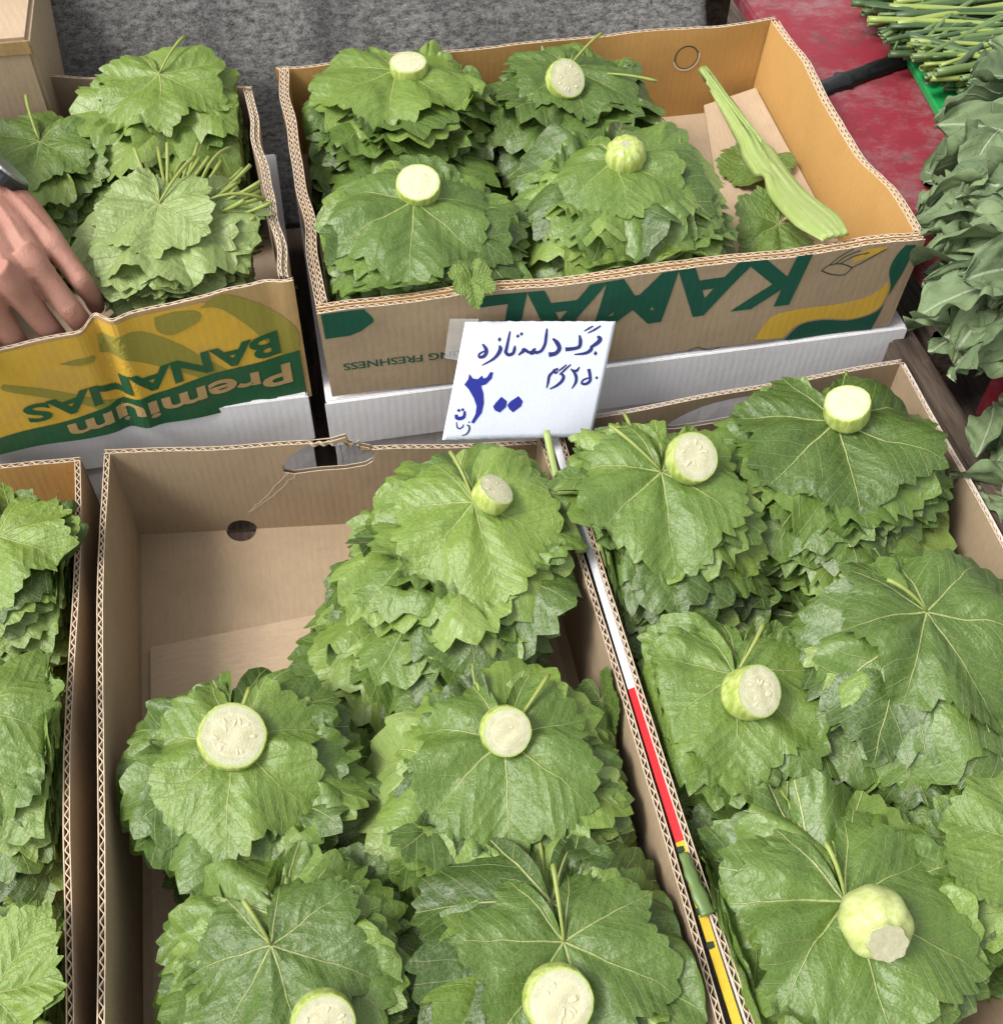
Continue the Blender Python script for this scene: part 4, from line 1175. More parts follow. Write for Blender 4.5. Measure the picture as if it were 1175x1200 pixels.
def end_piece(label, stack, px, py, wpx, alpha, sdeg, kind, seed):
    p = stack.hit(px, py); rad = wpx / 2 / FPX * ((p - CAM) @ AX[2])
    n = to_cam_dir(p, alpha, sdeg); Bm = basis(n); v = CAM - p; v /= np.linalg.norm(v)
    cen = p + v * rad * 0.62
    root = thing('zucchini_end', label, 'zucchini end', cen - n * rad * 0.5, 'zucchini pieces weighing down the leaves')
    base_o = cen - np.array(root.location)
    if kind == 'blossom': prof = [(0.80, -0.75), (0.97, -0.62), (1.0, -0.3), (0.99, 0.0), (0.93, 0.25), (0.80, 0.46), (0.60, 0.62), (0.38, 0.70), (0.24, 0.72)]
    else: prof = [(0.82, -0.75), (0.98, -0.6), (1.02, -0.25), (1.0, 0.05), (0.93, 0.30), (0.80, 0.50), (0.66, 0.62), (0.57, 0.72), (0.54, 0.84), (0.58, 0.92), (0.56, 0.96)]
    N = 60; an = np.linspace(0, 2 * PI, N, endpoint=False); V = []
    f = sines(seed, 4, 1, 3)
    for k, (s_, h) in enumerate(prof):
        t_ = k / (len(prof) - 1); rib = 1 + (0.018 + 0.035 * t_) * np.cos(an * (8 if kind == 'stem' else 11) + 0.4 * f(np.cos(an), np.sin(an))) + 0.02 * f(np.cos(an) * 2, np.sin(an) * 2)
        V.append((Bm @ np.stack([rad * s_ * rib * np.cos(an), rad * s_ * rib * np.sin(an), np.full(N, rad * h)])).T + base_o)
    V = np.vstack(V); F = []
    for k in range(len(prof) - 1):
        for q in range(N):
            a, b = k * N + q, k * N + (q + 1) % N; F.append((a, b, b + N, a + N))
    F.append(tuple(range(N - 1, -1, -1)))
    link('rind', mesh_from('rind', V, F, M['rind_pale'] if kind == 'stem' else M['rind']), root)
    last = V[-N:]; c = last.mean(0)
    Vc = [c - n * rad * 0.02]; Fc = []
    for k in (0.35, 0.7, 1.0): Vc += list(c + (last - c) * k * 0.995 + n * rad * 0.010 * np.sin(an * 3 + 9 * k)[:, None] * (k < 1))
    for i in range(N): Fc.append((0, 1 + i, 1 + (i + 1) % N))
    for k in range(2):
        for i in range(N): a, b = 1 + k * N + i, 1 + k * N + (i + 1) % N; Fc.append((a, a + N, b + N, b))
    link('cut_end', mesh_from('cut_end', np.array(Vc), Fc, M['stemcut']), root)


slice_piece('thick slice lying flat on the bundle against the blanket', S['K1'], 478, 72, 44, 0.0125, 57, 97, 1, 6)
slice_piece('slice with browned face under a reddish stem', S['K3'], 665, 91, 47, 0.012, 36, 40, 2, 10)
slice_piece('slice on the wide flat leaf in the lettered carton', S['K2'], 490, 213, 51, 0.014, 33, 92, 3, 8)
end_piece('rounded zucchini blossom end on the ruffled bundle', S['K4'], 733, 180, 47, 40, 88, 'blossom', 4)
slice_piece('tilted slice with grey-white face just below the price sign', S['C1'], 582, 573, 46, 0.016, 50, 52, 5, 8)
slice_piece('slice with yellow seeds on the two-stemmed bundle', S['E1'], 815, 535, 60, 0.016, 30, 25, 6, 12)
slice_piece('ragged-edged slice on the dark glossy bundle', S['E2'], 993, 472, 54, 0.019, 40, 85, 7, 4, 0.045)
slice_piece('plain pale slice on the broad draped bundle', S['C3'], 595, 858, 60, 0.013, 16, -30, 8, 3)
slice_piece('largest round slice, beside the bare cardboard corner', S['C2'], 273, 862, 78, 0.012, 12, 60, 9, 12)
slice_piece('slice turned sideways showing its green rind on the smooth wide leaf', S['E3'], 890, 810, 62, 0.024, 34, 12, 10, 9)
end_piece('knobby zucchini stem end with a dry cut on the very large dark leaves', S['E5'], 1028, 1085, 80, 34, -60, 'stem', 11)
slice_piece('seedy slice with large pips on the bundle ahead of the draped one', S['C5'], 657, 1176, 82, 0.016, 18, -50, 12, 13)
slice_piece('slice on the large folded leaves, middle carton', S['C4'], 380, 1203, 76, 0.014, 18, -70, 13, 9)


# ------------------------------------------------------------------ pale stalk in the lettered carton
def strip_object(name, rows, mat, thick=0.0016):
    V = np.array(rows).reshape(-1, 3); nu_, nv_ = len(rows), len(rows[0])
    return mesh_from(name, V, grid_faces(nu_, nv_), mat, np.stack([np.repeat(np.linspace(0, 1, nu_), nv_), np.tile(np.linspace(-0.5, 0.5, nv_), nu_)], 1))


path = cubic([U(822, 84, z=-0.030), U(852, 128, z=-0.040), U(878, 168, z=-0.045), U(905, 205, z=-0.040), U(935, 243, z=-0.024), U(978, 283, z=0.002)], 40)
wd = np.interp(np.linspace(0, 1, 40), [0, 0.3, 0.42, 0.47, 0.6, 0.75, 0.9, 1.0], [0.0045, 0.0080, 0.0105, 0.0155, 0.0160, 0.0170, 0.0205, 0.012])
T = np.gradient(path, axis=0); T /= np.linalg.norm(T, axis=1)[:, None]
side = np.cross(T, [0, 0, 1.0]); side /= np.linalg.norm(side, axis=1)[:, None]; nrm_ = np.cross(side, T)
rows = []
for k in range(40):
    t_ = k / 39; row = []
    for a in np.linspace(-1, 1, 13):
        dep = (0.9 - 0.62 * float(smooth((t_ - 0.38) / 0.12))) * wd[k] * (1 - abs(a) ** 2.6)
        fold_ = (0.010 * math.exp(-((t_ - 0.66) / 0.035) ** 2) * (max(0, a) ** 2) + 0.0012 * math.sin(14 * a + 5 * t_) + 0.006 * max(0, -a) ** 3 * float(smooth((t_ - 0.6) * 4)))
        row.append(path[k] + side[k] * a * wd[k] * (1 + 0.05 * math.sin(9 * t_ + 2 * a)) + nrm_[k] * (dep * (1 + 0.08 * math.cos(a * 14)) + fold_))
    rows.append(row)
stk = thing('pale_stalk', 'pale green flattened stalk leaning on the front rim of lettered carton', 'stalk', U(905, 205, z=-0.09))
o_ = link('stalk', strip_object('stalk', np.array(rows) - np.array(stk.location), M['stalk']), stk)
md = o_.modifiers.new('thickness', 'SOLIDIFY'); md.thickness = 0.004
rv, rf = tube(cubic([U(893, 175, z=-0.036), U(915, 215, z=-0.030), U(942, 250, z=-0.012)], 12) - np.array(stk.location), np.linspace(0.0022, 0.001, 12), 7)
link('rib', mesh_from('rib', rv, rf, M['petiole']), stk)

# stems lying between the front cartons
def stem_thing(label, px, z, r0, r1, mat='stalk', flat=0.7):
    P = cubic([U(a, b, z=zz) for (a, b), zz in zip(px, z)], 16); t0 = P[0]
    v_, f_ = tube(P - t0, np.linspace(r0, r1, 16) * (1 + 0.12 * np.sin(np.arange(16) * 1.3)), 9, flat=flat)
    return thing('green_sprig', label, 'sprig', t0, data=mesh_from('leaf_stem', v_, f_, M[mat]))


stem_thing('pale green stem lying across the white strip under the price sign', ((640, 505), (652, 560), (664, 605), (682, 645)), (-0.095, -0.108, -0.112, -0.112), 0.0028, 0.0062)
stem_thing('rolled-up green leaf lying over the yellow end of the printed flap', ((801, 1000), (808, 1020), (818, 1045), (830, 1072)), (-0.116, -0.115, -0.115, -0.116), 0.0035, 0.0060, 'onion', 0.4)


# ------------------------------------------------------------------ price sign
SZ = 5.3409


def zs(x, y): return (510 + x / SZ, 360 + y / SZ)


c3 = {'TL': U(545, 377, y=-0.013), 'TR': U(722, 376, y=-0.013), 'BL': U(518, 515.5, y=-0.092), 'BR': U(692, 512, y=-0.080)}
psn = np.cross(c3['TR'] - c3['TL'], c3['BL'] - c3['TL']); psn /= np.linalg.norm(psn)
if psn @ (CAM - c3['TL']) < 0: psn = -psn
sign = thing('price_sign', 'white paper price sign with blue handwriting taped to lettered carton', 'price sign', c3['BL'])
so_ = np.array(sign.location)
_q = [zs(*p) for p in ()]
# pixel -> paper coordinates through the paper's own projected corners
def pj(p):
    q = AX @ (p - CAM); return np.array([PW / 2 + FPX * q[0] / q[2], PH / 2 + FPX * q[1] / q[2]])


def paper(a, b):
    p = (1 - b) * ((1 - a) * c3['TL'] + a * c3['TR']) + b * ((1 - a) * c3['BL'] + a * c3['BR'])
    bow = 0.0030 * math.sin(PI * a) * b + 0.0012 * math.sin(5 * a + 3 * b)
    return p + psn * bow


def paper_ab(px, py):
    a, b = 0.5, 0.5
    for _ in range(12):
        f0 = pj(paper(a, b)) - (px, py)
        ja = (pj(paper(a + 1e-4, b)) - (px, py) - f0) / 1e-4; jb = (pj(paper(a, b + 1e-4)) - (px, py) - f0) / 1e-4
        d = np.linalg.solve(np.stack([ja, jb], 1), -f0); a += d[0]; b += d[1]
    return a, b


nu_, nv_ = 40, 24
edge = sines(91, 6, 20, 90)
V = [paper(a + (0 if 0 < j < 1 else 0), b + (0.006 * float(edge(a * 3)) if b in (0.0, 1.0) else 0)) - so_ for a in np.linspace(0, 1, nu_) for j, b in enumerate(np.linspace(0, 1, nv_))]
pg_ = link('paper', mesh_from('paper', V, grid_faces(nu_, nv_), M['paper'], [(a * 0.14, b * 0.11) for a in np.linspace(0, 1, nu_) for b in np.linspace(0, 1, nv_)]), sign)
pmod = pg_.modifiers.new('thickness', 'SOLIDIFY'); pmod.thickness = 0.0004; pmod.offset = 0


def stroke(pts, wd_, mat=None, closed=False):
    P = cubic([zs(*p) for p in pts], max(10, 6 * len(pts)))
    wv = 1.3 * np.interp(np.linspace(0, 1, len(P)), np.linspace(0, 1, len(wd_)), wd_) / SZ if isinstance(wd_, (list, tuple)) else np.full(len(P), wd_ / SZ)
    R, F = ribbon_pts(P, wv)
    ink(R, F, mat)


def ink(R, F, mat=None):
    V = []
    for x, y in R:
        a, b = paper_ab(x, y); V.append(paper(a, b) + psn * 0.0006 - so_)
    link('handwriting', mesh_from('handwriting', V, [tuple(f) for f in F], mat or M['blue_ink'], smooth=False), pg_)


def blob(pts, mat=None):
    P = [zs(*p) for p in pts]; tri = tessellate_polygon([[Vector((x, y, 0)) for x, y in P]])
    ink(P, tri, mat)


TI = M['thin_ink']
# first line
stroke([(1012, 182), (1028, 196), (1022, 214), (1000, 232), (968, 252)], [10, 22, 20, 18, 12], TI)
stroke([(978, 246), (968, 270), (935, 288), (868, 296)], [16, 18, 14, 5], TI)
blob([(988, 290), (1001, 273), (1013, 288), (1000, 304)], TI)
stroke([(900, 175), (906, 210), (900, 245), (870, 258), (812, 264)], [8, 18, 17, 16, 20], TI)
stroke([(930, 150), (958, 133), (986, 117)], [4, 9, 6], TI); stroke([(952, 162), (992, 142), (1033, 116)], [4, 10, 7], TI)
stroke([(733, 196), (760, 222), (774, 258), (752, 288), (708, 297)], [8, 22, 20, 18, 24], TI)
stroke([(697, 133), (692, 180), (684, 232), (662, 272), (632, 284)], [7, 14, 14, 14, 12], TI)
stroke([(640, 286), (615, 280), (600, 288), (618, 264), (628, 262)], [14, 18, 20, 12, 6], TI)
stroke([(606, 286), (580, 280), (560, 268), (545, 278), (518, 300)], [14, 14, 16, 16, 6], TI)
stroke([(572, 280), (556, 262), (540, 268)], [10, 12, 8], TI)
blob([(503, 182), (515, 168), (527, 180), (515, 193)], TI); blob([(526, 168), (538, 154), (549, 166), (538, 180)], TI)
stroke([(466, 150), (456, 200), (444, 258), (440, 282), (458, 298), (484, 288), (494, 262), (496, 240)], [7, 12, 15, 17, 16, 15, 15, 6], TI)
blob([(388, 204), (401, 186), (412, 200), (400, 217)], TI)
stroke([(398, 240), (406, 258), (394, 288), (360, 325), (290, 364)], [8, 20, 18, 12, 4], TI)
stroke([(294, 230), (314, 258), (318, 285), (300, 308), (276, 312), (272, 296), (290, 282), (308, 276)], [8, 18, 17, 16, 14, 10, 9, 8], TI)
# second line
blob([(998, 441), (1008, 430), (1018, 441), (1008, 453)], TI)
stroke([(958, 386), (966, 425), (966, 460), (940, 480), (914, 476), (926, 454), (960, 442)], [16, 15, 14, 13, 10, 9, 7], TI)
stroke([(900, 374), (884, 396), (862, 398), (846, 386)], [6, 13, 12, 6], TI); stroke([(848, 386), (876, 424), (878, 466), (852, 510)], [6, 16, 14, 4], TI)
stroke([(770, 400), (792, 382), (820, 360)], [5, 9, 6], TI); stroke([(776, 424), (808, 392), (846, 358)], [5, 10, 6], TI)
stroke([(780, 410), (800, 432), (790, 462), (755, 492), (714, 512)], [8, 16, 15, 12, 5], TI)
stroke([(768, 384), (740, 398), (752, 412), (766, 400)], [9, 14, 10, 7], TI); stroke([(738, 402), (712, 430), (704, 470), (694, 508)], [10, 14, 12, 4], TI)
# price
blob([(212, 416), (234, 446), (264, 450), (291, 428), (300, 446), (320, 440), (344, 405), (361, 408), (352, 446), (316, 482), (286, 492), (300, 540), (303, 600), (290, 660), (240, 727), (222, 722), (250, 670), (257, 620), (240, 570), (208, 514), (180, 484), (204, 452)])
blob([(360, 622), (378, 596), (412, 560), (447, 588), (441, 625), (402, 659), (372, 646)]); blob([(449, 612), (470, 588), (520, 556), (546, 588), (536, 620), (484, 658), (460, 636)])
stroke([(130, 672), (134, 692), (156, 696), (178, 684), (183, 650)], [14, 18, 18, 16, 10]); blob([(134, 646), (146, 634), (158, 645), (146, 658)]); blob([(158, 642), (170, 630), (181, 640), (170, 652)])
stroke([(131, 718), (136, 750), (150, 760), (170, 748), (174, 732)], [4, 7, 6, 6, 4], TI); stroke([(196, 736), (212, 748), (208, 776), (190, 796), (166, 802)], [5, 9, 8, 6, 4], TI)
blob([(204, 720), (210, 713), (216, 720), (210, 727)], TI)
# clear tape holding the corner
ta = [U(526, 374, y=-0.004), U(560, 374, y=-0.0145), U(550, 425, y=-0.024), U(520, 420, y=-0.010)]
V = []
for a in np.linspace(0, 1, 8):
    for b in np.linspace(0, 1, 8):
        q = (1 - b) * ((1 - a) * ta[0] + a * ta[1]) + b * ((1 - a) * ta[3] + a * ta[2])
        V.append(q + psn * (0.0025 + 0.0008 * math.sin(19 * a + 7 * b) + 0.0007 * math.sin(13 * b)) - so_)
tpo = link('tape', mesh_from('tape', V, grid_faces(8, 8), M['tape']), sign)

# ------------------------------------------------------------------ hand and wristwatch
MC = {'little': (62, 286, 0.044), 'ring': (39, 309, 0.046), 'middle': (12, 331, 0.046), 'index': (-18, 345, 0.042)}
PIP = {'little': (95, 329, 0.024), 'ring': (82, 362, 0.012), 'middle': (58, 386, -0.006), 'index': (16, 398, -0.008)}
RAD = {'little': 0.0091, 'ring': 0.0101, 'middle': 0.0105, 'index': 0.0103}
wr = U(-22, 232, z=0.062)
fa = U(-190, 60, z=0.110)
VV, FFc = [], []


def addt(P, R, seg=14, flat=1.0, up=None):
    v_, f_ = tube(P, R, seg, True, flat, up); o = len(VV); VV.extend(v_); FFc.extend([tuple(i + o for i in q) for q in f_])


pn = np.array([0.15, -0.15, 1.0]); pn /= np.linalg.norm(pn)
for k, nm in enumerate(('little', 'ring', 'middle', 'index')):
    a, b = (U(*X[nm][:2], z=X[nm][2]) for X in (MC, PIP))
    c_ = b + (b - a) * np.array([0.16, 0.0, 0]) + np.array([0.001, 0.004, -0.021]); d = c_ + np.array([-0.001, 0.005, -0.017]); r = RAD[nm]
    P = [a + (a - b) * 0.35 - pn * 0.003, a + pn * 0.001, a * 0.72 + b * 0.28, a * 0.40 + b * 0.60, a * 0.12 + b * 0.88 , b - (b - a) * 0.02, b * 0.75 + c_ * 0.25, b * 0.35 + c_ * 0.65, c_, c_ * 0.5 + d * 0.5, d, d + (d - c_) * 0.18]
    R = [r * 1.05, r * 1.20, r * 1.10, r * 1.03, r * 1.0, r * 1.0, r * 0.98, r * 0.95, r * 0.93, r * 0.88, r * 0.75, r * 0.35]
    addt(cubic(P, 40), np.interp(np.linspace(0, 1, 40), np.linspace(0, 1, 12), R), 16)
    # back of the hand between wrist and knuckle, tendon on top
    side_ = (k - 1.5) * 0.011
    ax = (fa - wr) / np.linalg.norm(fa - wr); sdv = np.cross(ax, pn); sdv /= np.linalg.norm(sdv)
    if sdv @ (U(*MC['index'][:2], z=0.04) - U(*MC['little'][:2], z=0.04)) < 0: sdv = -sdv
    w0 = wr + sdv * side_
    addt(cubic([w0 - pn * 0.003, w0 * 0.55 + a * 0.45 - pn * 0.0015, a - pn * 0.0025], 16), np.interp(np.linspace(0, 1, 16), [0, 0.5, 1], [0.0175, 0.0178, r * 1.30]), 16)
    addt(cubic([w0 + pn * 0.0125, w0 * 0.5 + a * 0.5 + pn * 0.0150, a + pn * 0.0095], 12), [0.0022] * 12, 8)
# palm side and thumb
mi = U(*MC['middle'][:2], z=MC['middle'][2]); ix = U(*MC['index'][:2], z=MC['index'][2])
addt([wr - pn * 0.008, wr * 0.5 + mi * 0.5 - pn * 0.010, mi - pn * 0.010], [0.024, 0.030, 0.026], 18, 0.55, pn)
th0 = wr + sdv * 0.024 - pn * 0.006
addt(cubic([th0, th0 * 0.5 + ix * 0.5 + sdv * 0.020 - pn * 0.012, ix + sdv * 0.030 - pn * 0.026, ix + sdv * 0.022 - pn * 0.052 + (ix - wr) * 0.25], 20), np.interp(np.linspace(0, 1, 20), [0, 0.4, 0.75, 1], [0.016, 0.0145, 0.011, 0.007]), 14)
addt(cubic([wr + (mi - wr) * 0.12, wr, wr * 0.8 + fa * 0.2, wr * 0.4 + fa * 0.6, fa], 24), np.interp(np.linspace(0, 1, 24), [0, 0.2, 0.45, 1], [0.028, 0.0285, 0.030, 0.040]), 22, 0.74, pn)
tmp = bpy.data.meshes.new('hand_source'); tmp.from_pydata([tuple(v) for v in VV], [], FFc)
bm = bmesh.new(); bm.from_mesh(tmp); bmesh.ops.recalc_face_normals(bm, faces=bm.faces[:]); bm.to_mesh(tmp); bm.free()
to = bpy.data.objects.new('hand_source', tmp); COL.objects.link(to)
rm = to.modifiers.new('union', 'REMESH'); rm.mode = 'VOXEL'; rm.voxel_size = 0.0013
smt = to.modifiers.new('smooth', 'SMOOTH'); smt.factor = 0.5; smt.iterations = 12
dg = bpy.context.evaluated_depsgraph_get(); hm = bpy.data.meshes.new_from_object(to.evaluated_get(dg))
bpy.data.objects.remove(to)
per = thing('person', 'bare left hand and forearm reaching into the banana carton wearing a black watch', 'person', wr)
hv = np.zeros(len(hm.vertices) * 3); hm.vertices.foreach_get('co', hv); hv = hv.reshape(-1, 3)
# creases across the middle finger joints and knuckle dimples
for nm in PIP:
    b = U(*PIP[nm][:2], z=PIP[nm][2]); a = U(*MC[nm][:2], z=MC[nm][2]); ax_ = (b - a) / np.linalg.norm(b - a)
    d = hv - (b - ax_ * 0.0015); along = d @ ax_; rad_ = np.linalg.norm(d, axis=1)
    top_ = (d @ pn > 0.0) & (rad_ < 0.015)
    for off_ in (-0.0036, -0.0012, 0.0014, 0.0040):
        hv -= (top_ * 0.00075 * np.exp(-((along - off_) / 0.00055) ** 2) * np.exp(-(rad_ / 0.011) ** 4))[:, None] * pn
hm.vertices.foreach_set('co', (hv - wr).ravel()); hm.materials.clear(); hm.materials.append(M['skin'])
hm.polygons.foreach_set('use_smooth', np.full(len(hm.polygons), True)); hm.update()
link('hand', hm, per)
# wristwatch
ax = (fa - wr) / np.linalg.norm(fa - wr); wc = wr + (fa - wr) * 0.0
up_ = pn - (pn @ ax) * ax; up_ /= np.linalg.norm(up_); sd_ = np.cross(ax, up_)
watch = link('wristwatch', None, per); watch.location = tuple(wc - wr)
n = 40; V, F = [], []
for i in range(n):
    t_ = 2 * PI * i / n
    for ro_, wo in ((0.0, -0.010), (0.0028, -0.010), (0.0028, 0.010), (0.0, 0.010)):
        V.append(sd_ * math.cos(t_) * (0.0300 + ro_) + up_ * math.sin(t_) * (0.0228 + ro_) + ax * wo)
for i in range(n):
    for j in range(4):
        a = i * 4 + j; b = i * 4 + (j + 1) % 4; c_ = ((i + 1) % n) * 4 + (j + 1) % 4; d = ((i + 1) % n) * 4 + j; F.append((a, b, c_, d))
link('strap', mesh_from('strap', V, F, M['resin'], smooth=False), watch)


def prism(cen, nrm2, e1, e2, rx, ry, h, nside, mat, name, parent, pw=2.6, taper=0.93):
    V = []; an = np.linspace(0, 2 * PI, nside, endpoint=False)
    for sc, z_ in ((1.0, 0.0), (1.0, h * 0.75), (taper, h)):
        for t_ in an:
            c0, s0_ = math.cos(t_), math.sin(t_); k = (abs(c0) ** pw + abs(s0_) ** pw) ** (-1 / pw)
            V.append(cen + e1 * c0 * k * rx * sc + e2 * s0_ * k * ry * sc + nrm2 * z_)
    F = [tuple(range(nside - 1, -1, -1)), tuple(2 * nside + i for i in range(nside))]
    for k in range(2):
        for i in range(nside): a, b = k * nside + i, k * nside + (i + 1) % nside; F.append((a, b, b + nside, a + nside))
    return link(name, mesh_from(name, V, F, mat, smooth=False), parent)


wn_ = up_ * 0.88 + sd_ * 0.0; e1 = sd_
# the watch is worn towards the outer side of the wrist
lit = U(*MC['little'][:2], z=0.04) - ix; lit /= np.linalg.norm(lit)
wn_ = up_ * 0.62 + (lit - (lit @ ax) * ax) * 0.80; wn_ /= np.linalg.norm(wn_); e1 = np.cross(ax, wn_)
prism(wn_ * 0.0235, wn_, e1, ax, 0.0195, 0.0215, 0.0090, 32, M['resin'], 'case', watch, 3.2)
prism(wn_ * 0.0323, wn_, e1, ax, 0.0182, 0.0196, 0.0028, 32, M['bezel'], 'bezel', watch, 2.6)
prism(wn_ * 0.0343, wn_, e1, ax, 0.0130, 0.0135, 0.0006, 32, M['glass_dark'], 'dial', watch, 2.2)

# ------------------------------------------------------------------ greens stand on the right
red = thing('red_stand', 'worn red painted stand top with a black taped band beside lettered carton', 'stand', (0.80, 0.35, -0.95))
link('top', box_mesh('top', (-0.227, -0.375, 0.880), (0.45, 0.45, 0.900), M['redpaint'], 0.003), red)
for lx, ly in ((-0.18, -0.34), (0.40, -0.34), (-0.18, 0.40), (0.40, 0.40)):
    link('leg', box_mesh('leg', (lx - 0.02, ly - 0.02, 0.7045), (lx + 0.02, ly + 0.02, 0.881), M['wood'], 0.002), red)
ta_, tb_ = U(940, 112, z=-0.047), U(1068, 66, z=-0.047)
P = np.linspace(ta_, tb_, 26); r_ = np.random.default_rng(3)
v_, f_ = tube(P - np.array(red.location), 0.0125 + 0.0009 * r_.normal(size=26), 16, True, 0.55)
link('tape_band', mesh_from('tape_band', v_, f_, M['black'], smooth=True), red)
# green tray edge
gt = thing('green_tray', 'bright green plastic tray edge under the cut onion stalks', 'tray', (0.85, 0.36, -0.05))
e0, e1_ = U(1060, 68, z=-0.044), U(1112, 160, z=-0.044); dr = (e1_ - e0); nrm2 = np.array([-dr[1], dr[0], 0]); nrm2 /= np.linalg.norm(nrm2)
if nrm2[0] < 0: nrm2 = -nrm2
e0 = e0 - dr * 1.0; e1_ = e1_ + dr * 1.2
V = [e0, e1_, e1_ + nrm2 * 0.4, e0 + nrm2 * 0.4]
V = [p - (0, 0, 0.004) for p in V] + [p + (0, 0, 0.006) for p in V]
bmv = [np.array(p) - np.array(gt.location) for p in V]
gm = mesh_from('tray_edge', bmv, [(3, 2, 1, 0), (4, 5, 6, 7), (0, 1, 5, 4), (1, 2, 6, 5), (2, 3, 7, 6), (3, 0, 4, 7)], M['green_plastic'], smooth=False)
to_ = link('tray_base', gm, gt); bv_ = to_.modifiers.new('round', 'BEVEL'); bv_.width = 0.002; bv_.segments = 2

# wooden plank along the printed carton and a second red crate below
pk0, pk1 = U(1088, 405, z=-0.115), U(1178, 590, z=-0.115)
pl = thing('wooden_plank', 'weathered dark wooden plank along the outer side of printed carton', 'plank', (0.585, -0.2, Z_TABLE))
link('plank', box_mesh('plank', (-0.030, -0.40, 0.0), (0.000, 0.235, 0.120), M['wood'], 0.003), pl)
rc = thing('red_crate', 'red crate corner under the drooping spinach by the plank', 'crate', (0.82, -0.2, -0.95))
for nm, lo, hi in (('side', (-0.135, -0.30, 0.705), (-0.125, 0.19, 0.82)), ('side', (0.15, -0.30, 0.705), (0.16, 0.19, 0.82)), ('side', (-0.125, 0.18, 0.705), (0.15, 0.19, 0.82)), ('side', (-0.125, -0.30, 0.705), (0.15, -0.29, 0.82)), ('base', (-0.125, -0.29, 0.706), (0.15, 0.18, 0.715))):
    link(nm, box_mesh(nm, lo, hi, M['redpaint'], 0.002), rc)


def ovate(rng, ln, w, base, head, pitch_, roll, curl, wave):
    """smooth-edged spinach leaf with a grooved midrib; base at base, pointing along head"""
    nu_, nv_ = 30, 15
    U_ = np.linspace(0, 1, nu_); Vv = np.linspace(-1, 1, nv_)
    prof = np.interp(U_, [0, 0.18, 0.3, 0.45, 0.6, 0.78, 0.92, 1], [0.05, 0.07, 0.5, 0.92, 1.0, 0.78, 0.38, 0.04])
    f = sines(int(rng.integers(1e6)), 7, 1, 11)
    ph = pitch_ - curl * U_ ** 1.3
    cx_ = np.concatenate([[0], np.cumsum(np.cos(ph[:-1]))]) * ln / (nu_ - 1); cz_ = np.concatenate([[0], np.cumsum(np.sin(ph[:-1]))]) * ln / (nu_ - 1)
    bendy = rng.normal(0, 0.12) * ln * U_ ** 2
    u, v = np.meshgrid(U_, Vv, indexing='ij')
    y = v * prof[:, None] * w * 0.5
    z = np.abs(v) ** 1.4 * prof[:, None] * w * 0.22 * (1 if rng.random() < 0.6 else -0.5) + wave * w * f(u * 4, v * 2) * np.abs(v) * smooth(u * 3)
    yy = y * math.cos(roll) - z * math.sin(roll); zz = y * math.sin(roll) + z * math.cos(roll)
    X = cx_[:, None] - np.sin(ph)[:, None] * zz; Z = cz_[:, None] + np.cos(ph)[:, None] * zz; Y = yy + bendy[:, None]
    ch, sh_ = math.cos(head), math.sin(head)
    P = np.stack([X * ch - Y * sh_, X * sh_ + Y * ch, Z], -1).reshape(-1, 3)
    uv = np.stack([u.ravel(), (v * prof[:, None] * 0.5).ravel()], 1)
    return P, grid_faces(nu_, nv_), uv


def spinach(label, cpx, z, zb, n, spreadpx, heads, seed, ln=(0.065, 0.125)):
    rng = np.random.default_rng(seed + 500); c = U(*cpx, z=zb)
    root = thing('spinach_bunch', label, 'spinach', c, 'bunches of spinach on the stand')
    for k in range(n):
        t_ = k / max(1, n - 1); zz = zb + 0.006 + (z - zb) * t_
        p = U(cpx[0] + rng.uniform(-1, 1) * spreadpx[0], cpx[1] + rng.uniform(-1, 1) * spreadpx[1], z=zz)
        L_ = rng.uniform(*ln); hd = screen_angle(p, rng.uniform(*heads))
        P, F, uv = ovate(rng, L_, L_ * rng.uniform(0.38, 0.66), p, hd, rng.uniform(-0.05, 0.55), rng.normal(0, 0.7), rng.uniform(0.2, 1.7), 0.26)
        e = np.array([math.cos(hd), math.sin(hd), 0]); P = P - e * L_ * 0.55
        W = P + p; W[:, 2] = np.maximum(W[:, 2], zb + 0.002 + 0.004 * t_) if zb > -0.2 else W[:, 2]
        lf = link('leaf', mesh_from('leaf', W - np.array(root.location), F, M['spinach'], uv), root)
    return root


spinach('spinach bunch with a blue-grey holed leaf beside the cut onion stalks', (1172, 135), 0.012, -0.048, 26, (45, 26), (150, 200), 1)
spinach('spinach bunch whose long folded leaf points at the carton corner', (1172, 212), 0.028, -0.048, 40, (46, 44), (150, 235), 2)
spinach('spinach bunch pressed against the corner of lettered carton', (1172, 300), 0.020, -0.048, 44, (46, 40), (150, 230), 3)
spinach('spinach bunch hanging off the edge of the red stand', (1185, 385), -0.020, -0.055, 34, (52, 34), (160, 245), 4)
spinach('drooping spinach leaves inside the red crate by the plank', (1195, 540), -0.115, -0.165, 26, (38, 62), (150, 260), 5)


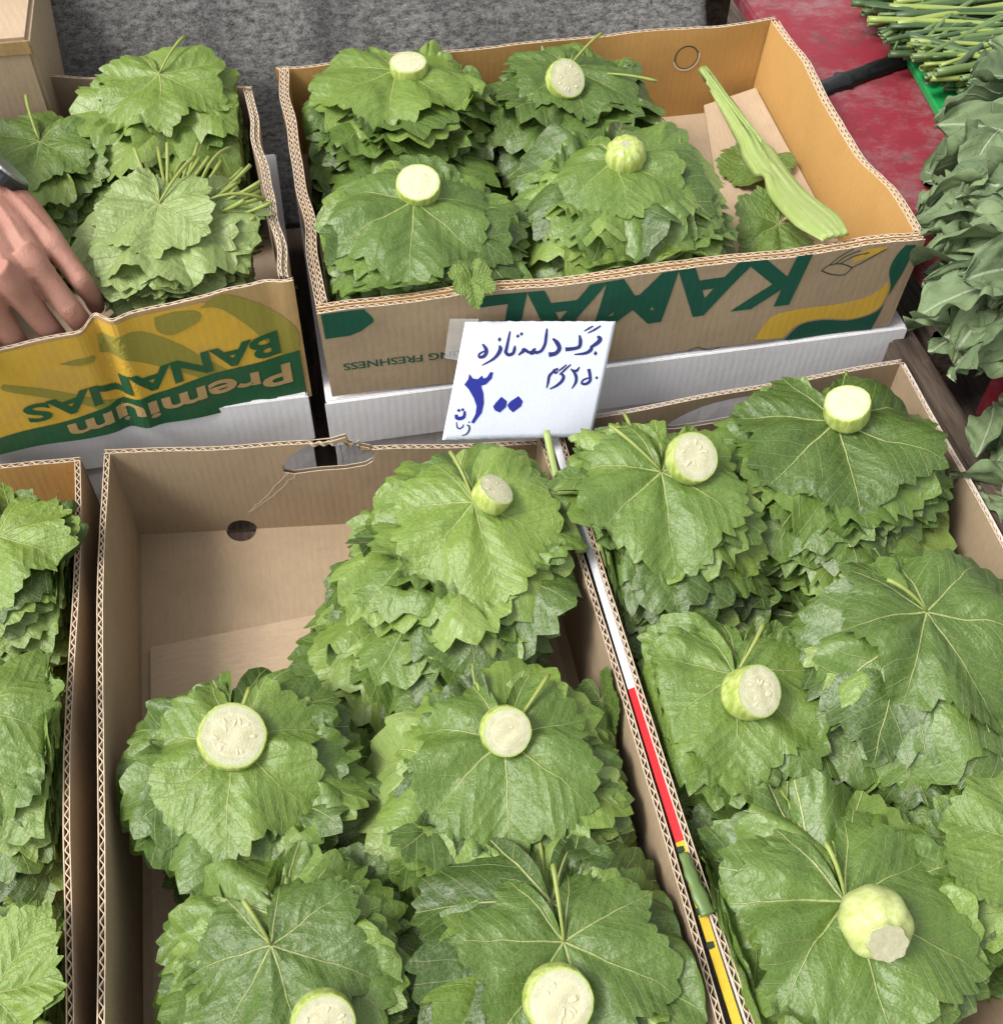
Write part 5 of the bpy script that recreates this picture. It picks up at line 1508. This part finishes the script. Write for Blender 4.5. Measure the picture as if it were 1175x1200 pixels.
def onions(label, spots, seed):
    rng = np.random.default_rng(seed); root = thing('spring_onion_bunch', label, 'spring onions', U(1120, 50, z=-0.05), 'cut spring onions on the tray')
    o = np.array(root.location)
    for (px, py, z, ang, ln, r) in spots:
        p = U(px, py, z=z); hd = screen_angle(p, ang); e = np.array([math.cos(hd), math.sin(hd), 0.0]); sd2 = np.array([-e[1], e[0], 0])
        P = bez(p, p + e * ln * 0.5 + sd2 * rng.normal(0, 0.004) + (0, 0, rng.uniform(0, 0.006)), p + e * ln + sd2 * rng.normal(0, 0.008), 12)
        # hollow cut end: outer wall, rolled rim, inner wall
        rr = np.linspace(r, r * 0.85, 12); fl_ = rng.uniform(0.55, 0.95)
        v1, f1 = tube(P, rr, 10, False, fl_); v2, f2 = tube(P[:5], rr[:5] * 0.72, 10, False, fl_)
        n1 = len(v1); F = list(f1) + [tuple(i + n1 for i in q[::-1]) for q in f2]
        for q in range(10): F.append((q, n1 + q, n1 + (q + 1) % 10, (q + 1) % 10))
        mt = M['onion_pale'] if rng.random() < 0.22 else (M['onion_dark'] if rng.random() < 0.55 else M['onion'])
        link('stalk', mesh_from('stalk', np.array(v1 + v2) - o, F, mt), root)
    return root


rg = np.random.default_rng(21)
sp1, sp2 = [], []
for k in range(120):
    t_ = k / 119; lay = k % 5
    px = 985 + 60 * (t_ ** 1.0) + rg.uniform(0, 70); py = -14 + 82 * t_ + rg.uniform(-5, 5)
    sp1.append((px, py, -0.034 + 0.008 * lay, rg.normal(6, 13), rg.uniform(0.12, 0.26), rg.uniform(0.0022, 0.0050)))
for k in range(90):
    t_ = k / 89; lay = k % 5
    sp2.append((1066 + rg.uniform(0, 60) + 20 * t_, 40 + 64 * t_ + rg.uniform(-5, 5), -0.034 + 0.008 * lay, rg.normal(14, 24), rg.uniform(0.08, 0.2), rg.uniform(0.0022, 0.0050)))
onions('far bunch of dark green cut spring onion stalks reaching over the red stand', sp1, 31)
onions('near bunch of cut spring onion stalks with hollow ends on the green tray', sp2, 32)
# one long flat blade lying over the onions
rows = []
Pb = cubic([U(1046, 62, z=-0.020), U(1060, 30, z=-0.008), U(1078, 5, z=0.0), U(1100, -18, z=0.0)], 20)
for k in range(20):
    w = 0.0035 * math.sin(PI * (0.12 + 0.85 * k / 19)); rows.append([Pb[k] + np.array([-w, -w * 0.4, 0]), Pb[k] + (0, 0, 0.0010), Pb[k] + np.array([w, w * 0.4, 0])])
ob = thing('onion_blade', 'single long flat onion blade lying across the stalks', 'onion blade', Pb[0])
bo = link('blade', strip_object('blade', np.array(rows) - Pb[0], M['onion']), ob); q_ = bo.modifiers.new('thickness', 'SOLIDIFY'); q_.thickness = 0.0006

bpy.context.view_layer.update()
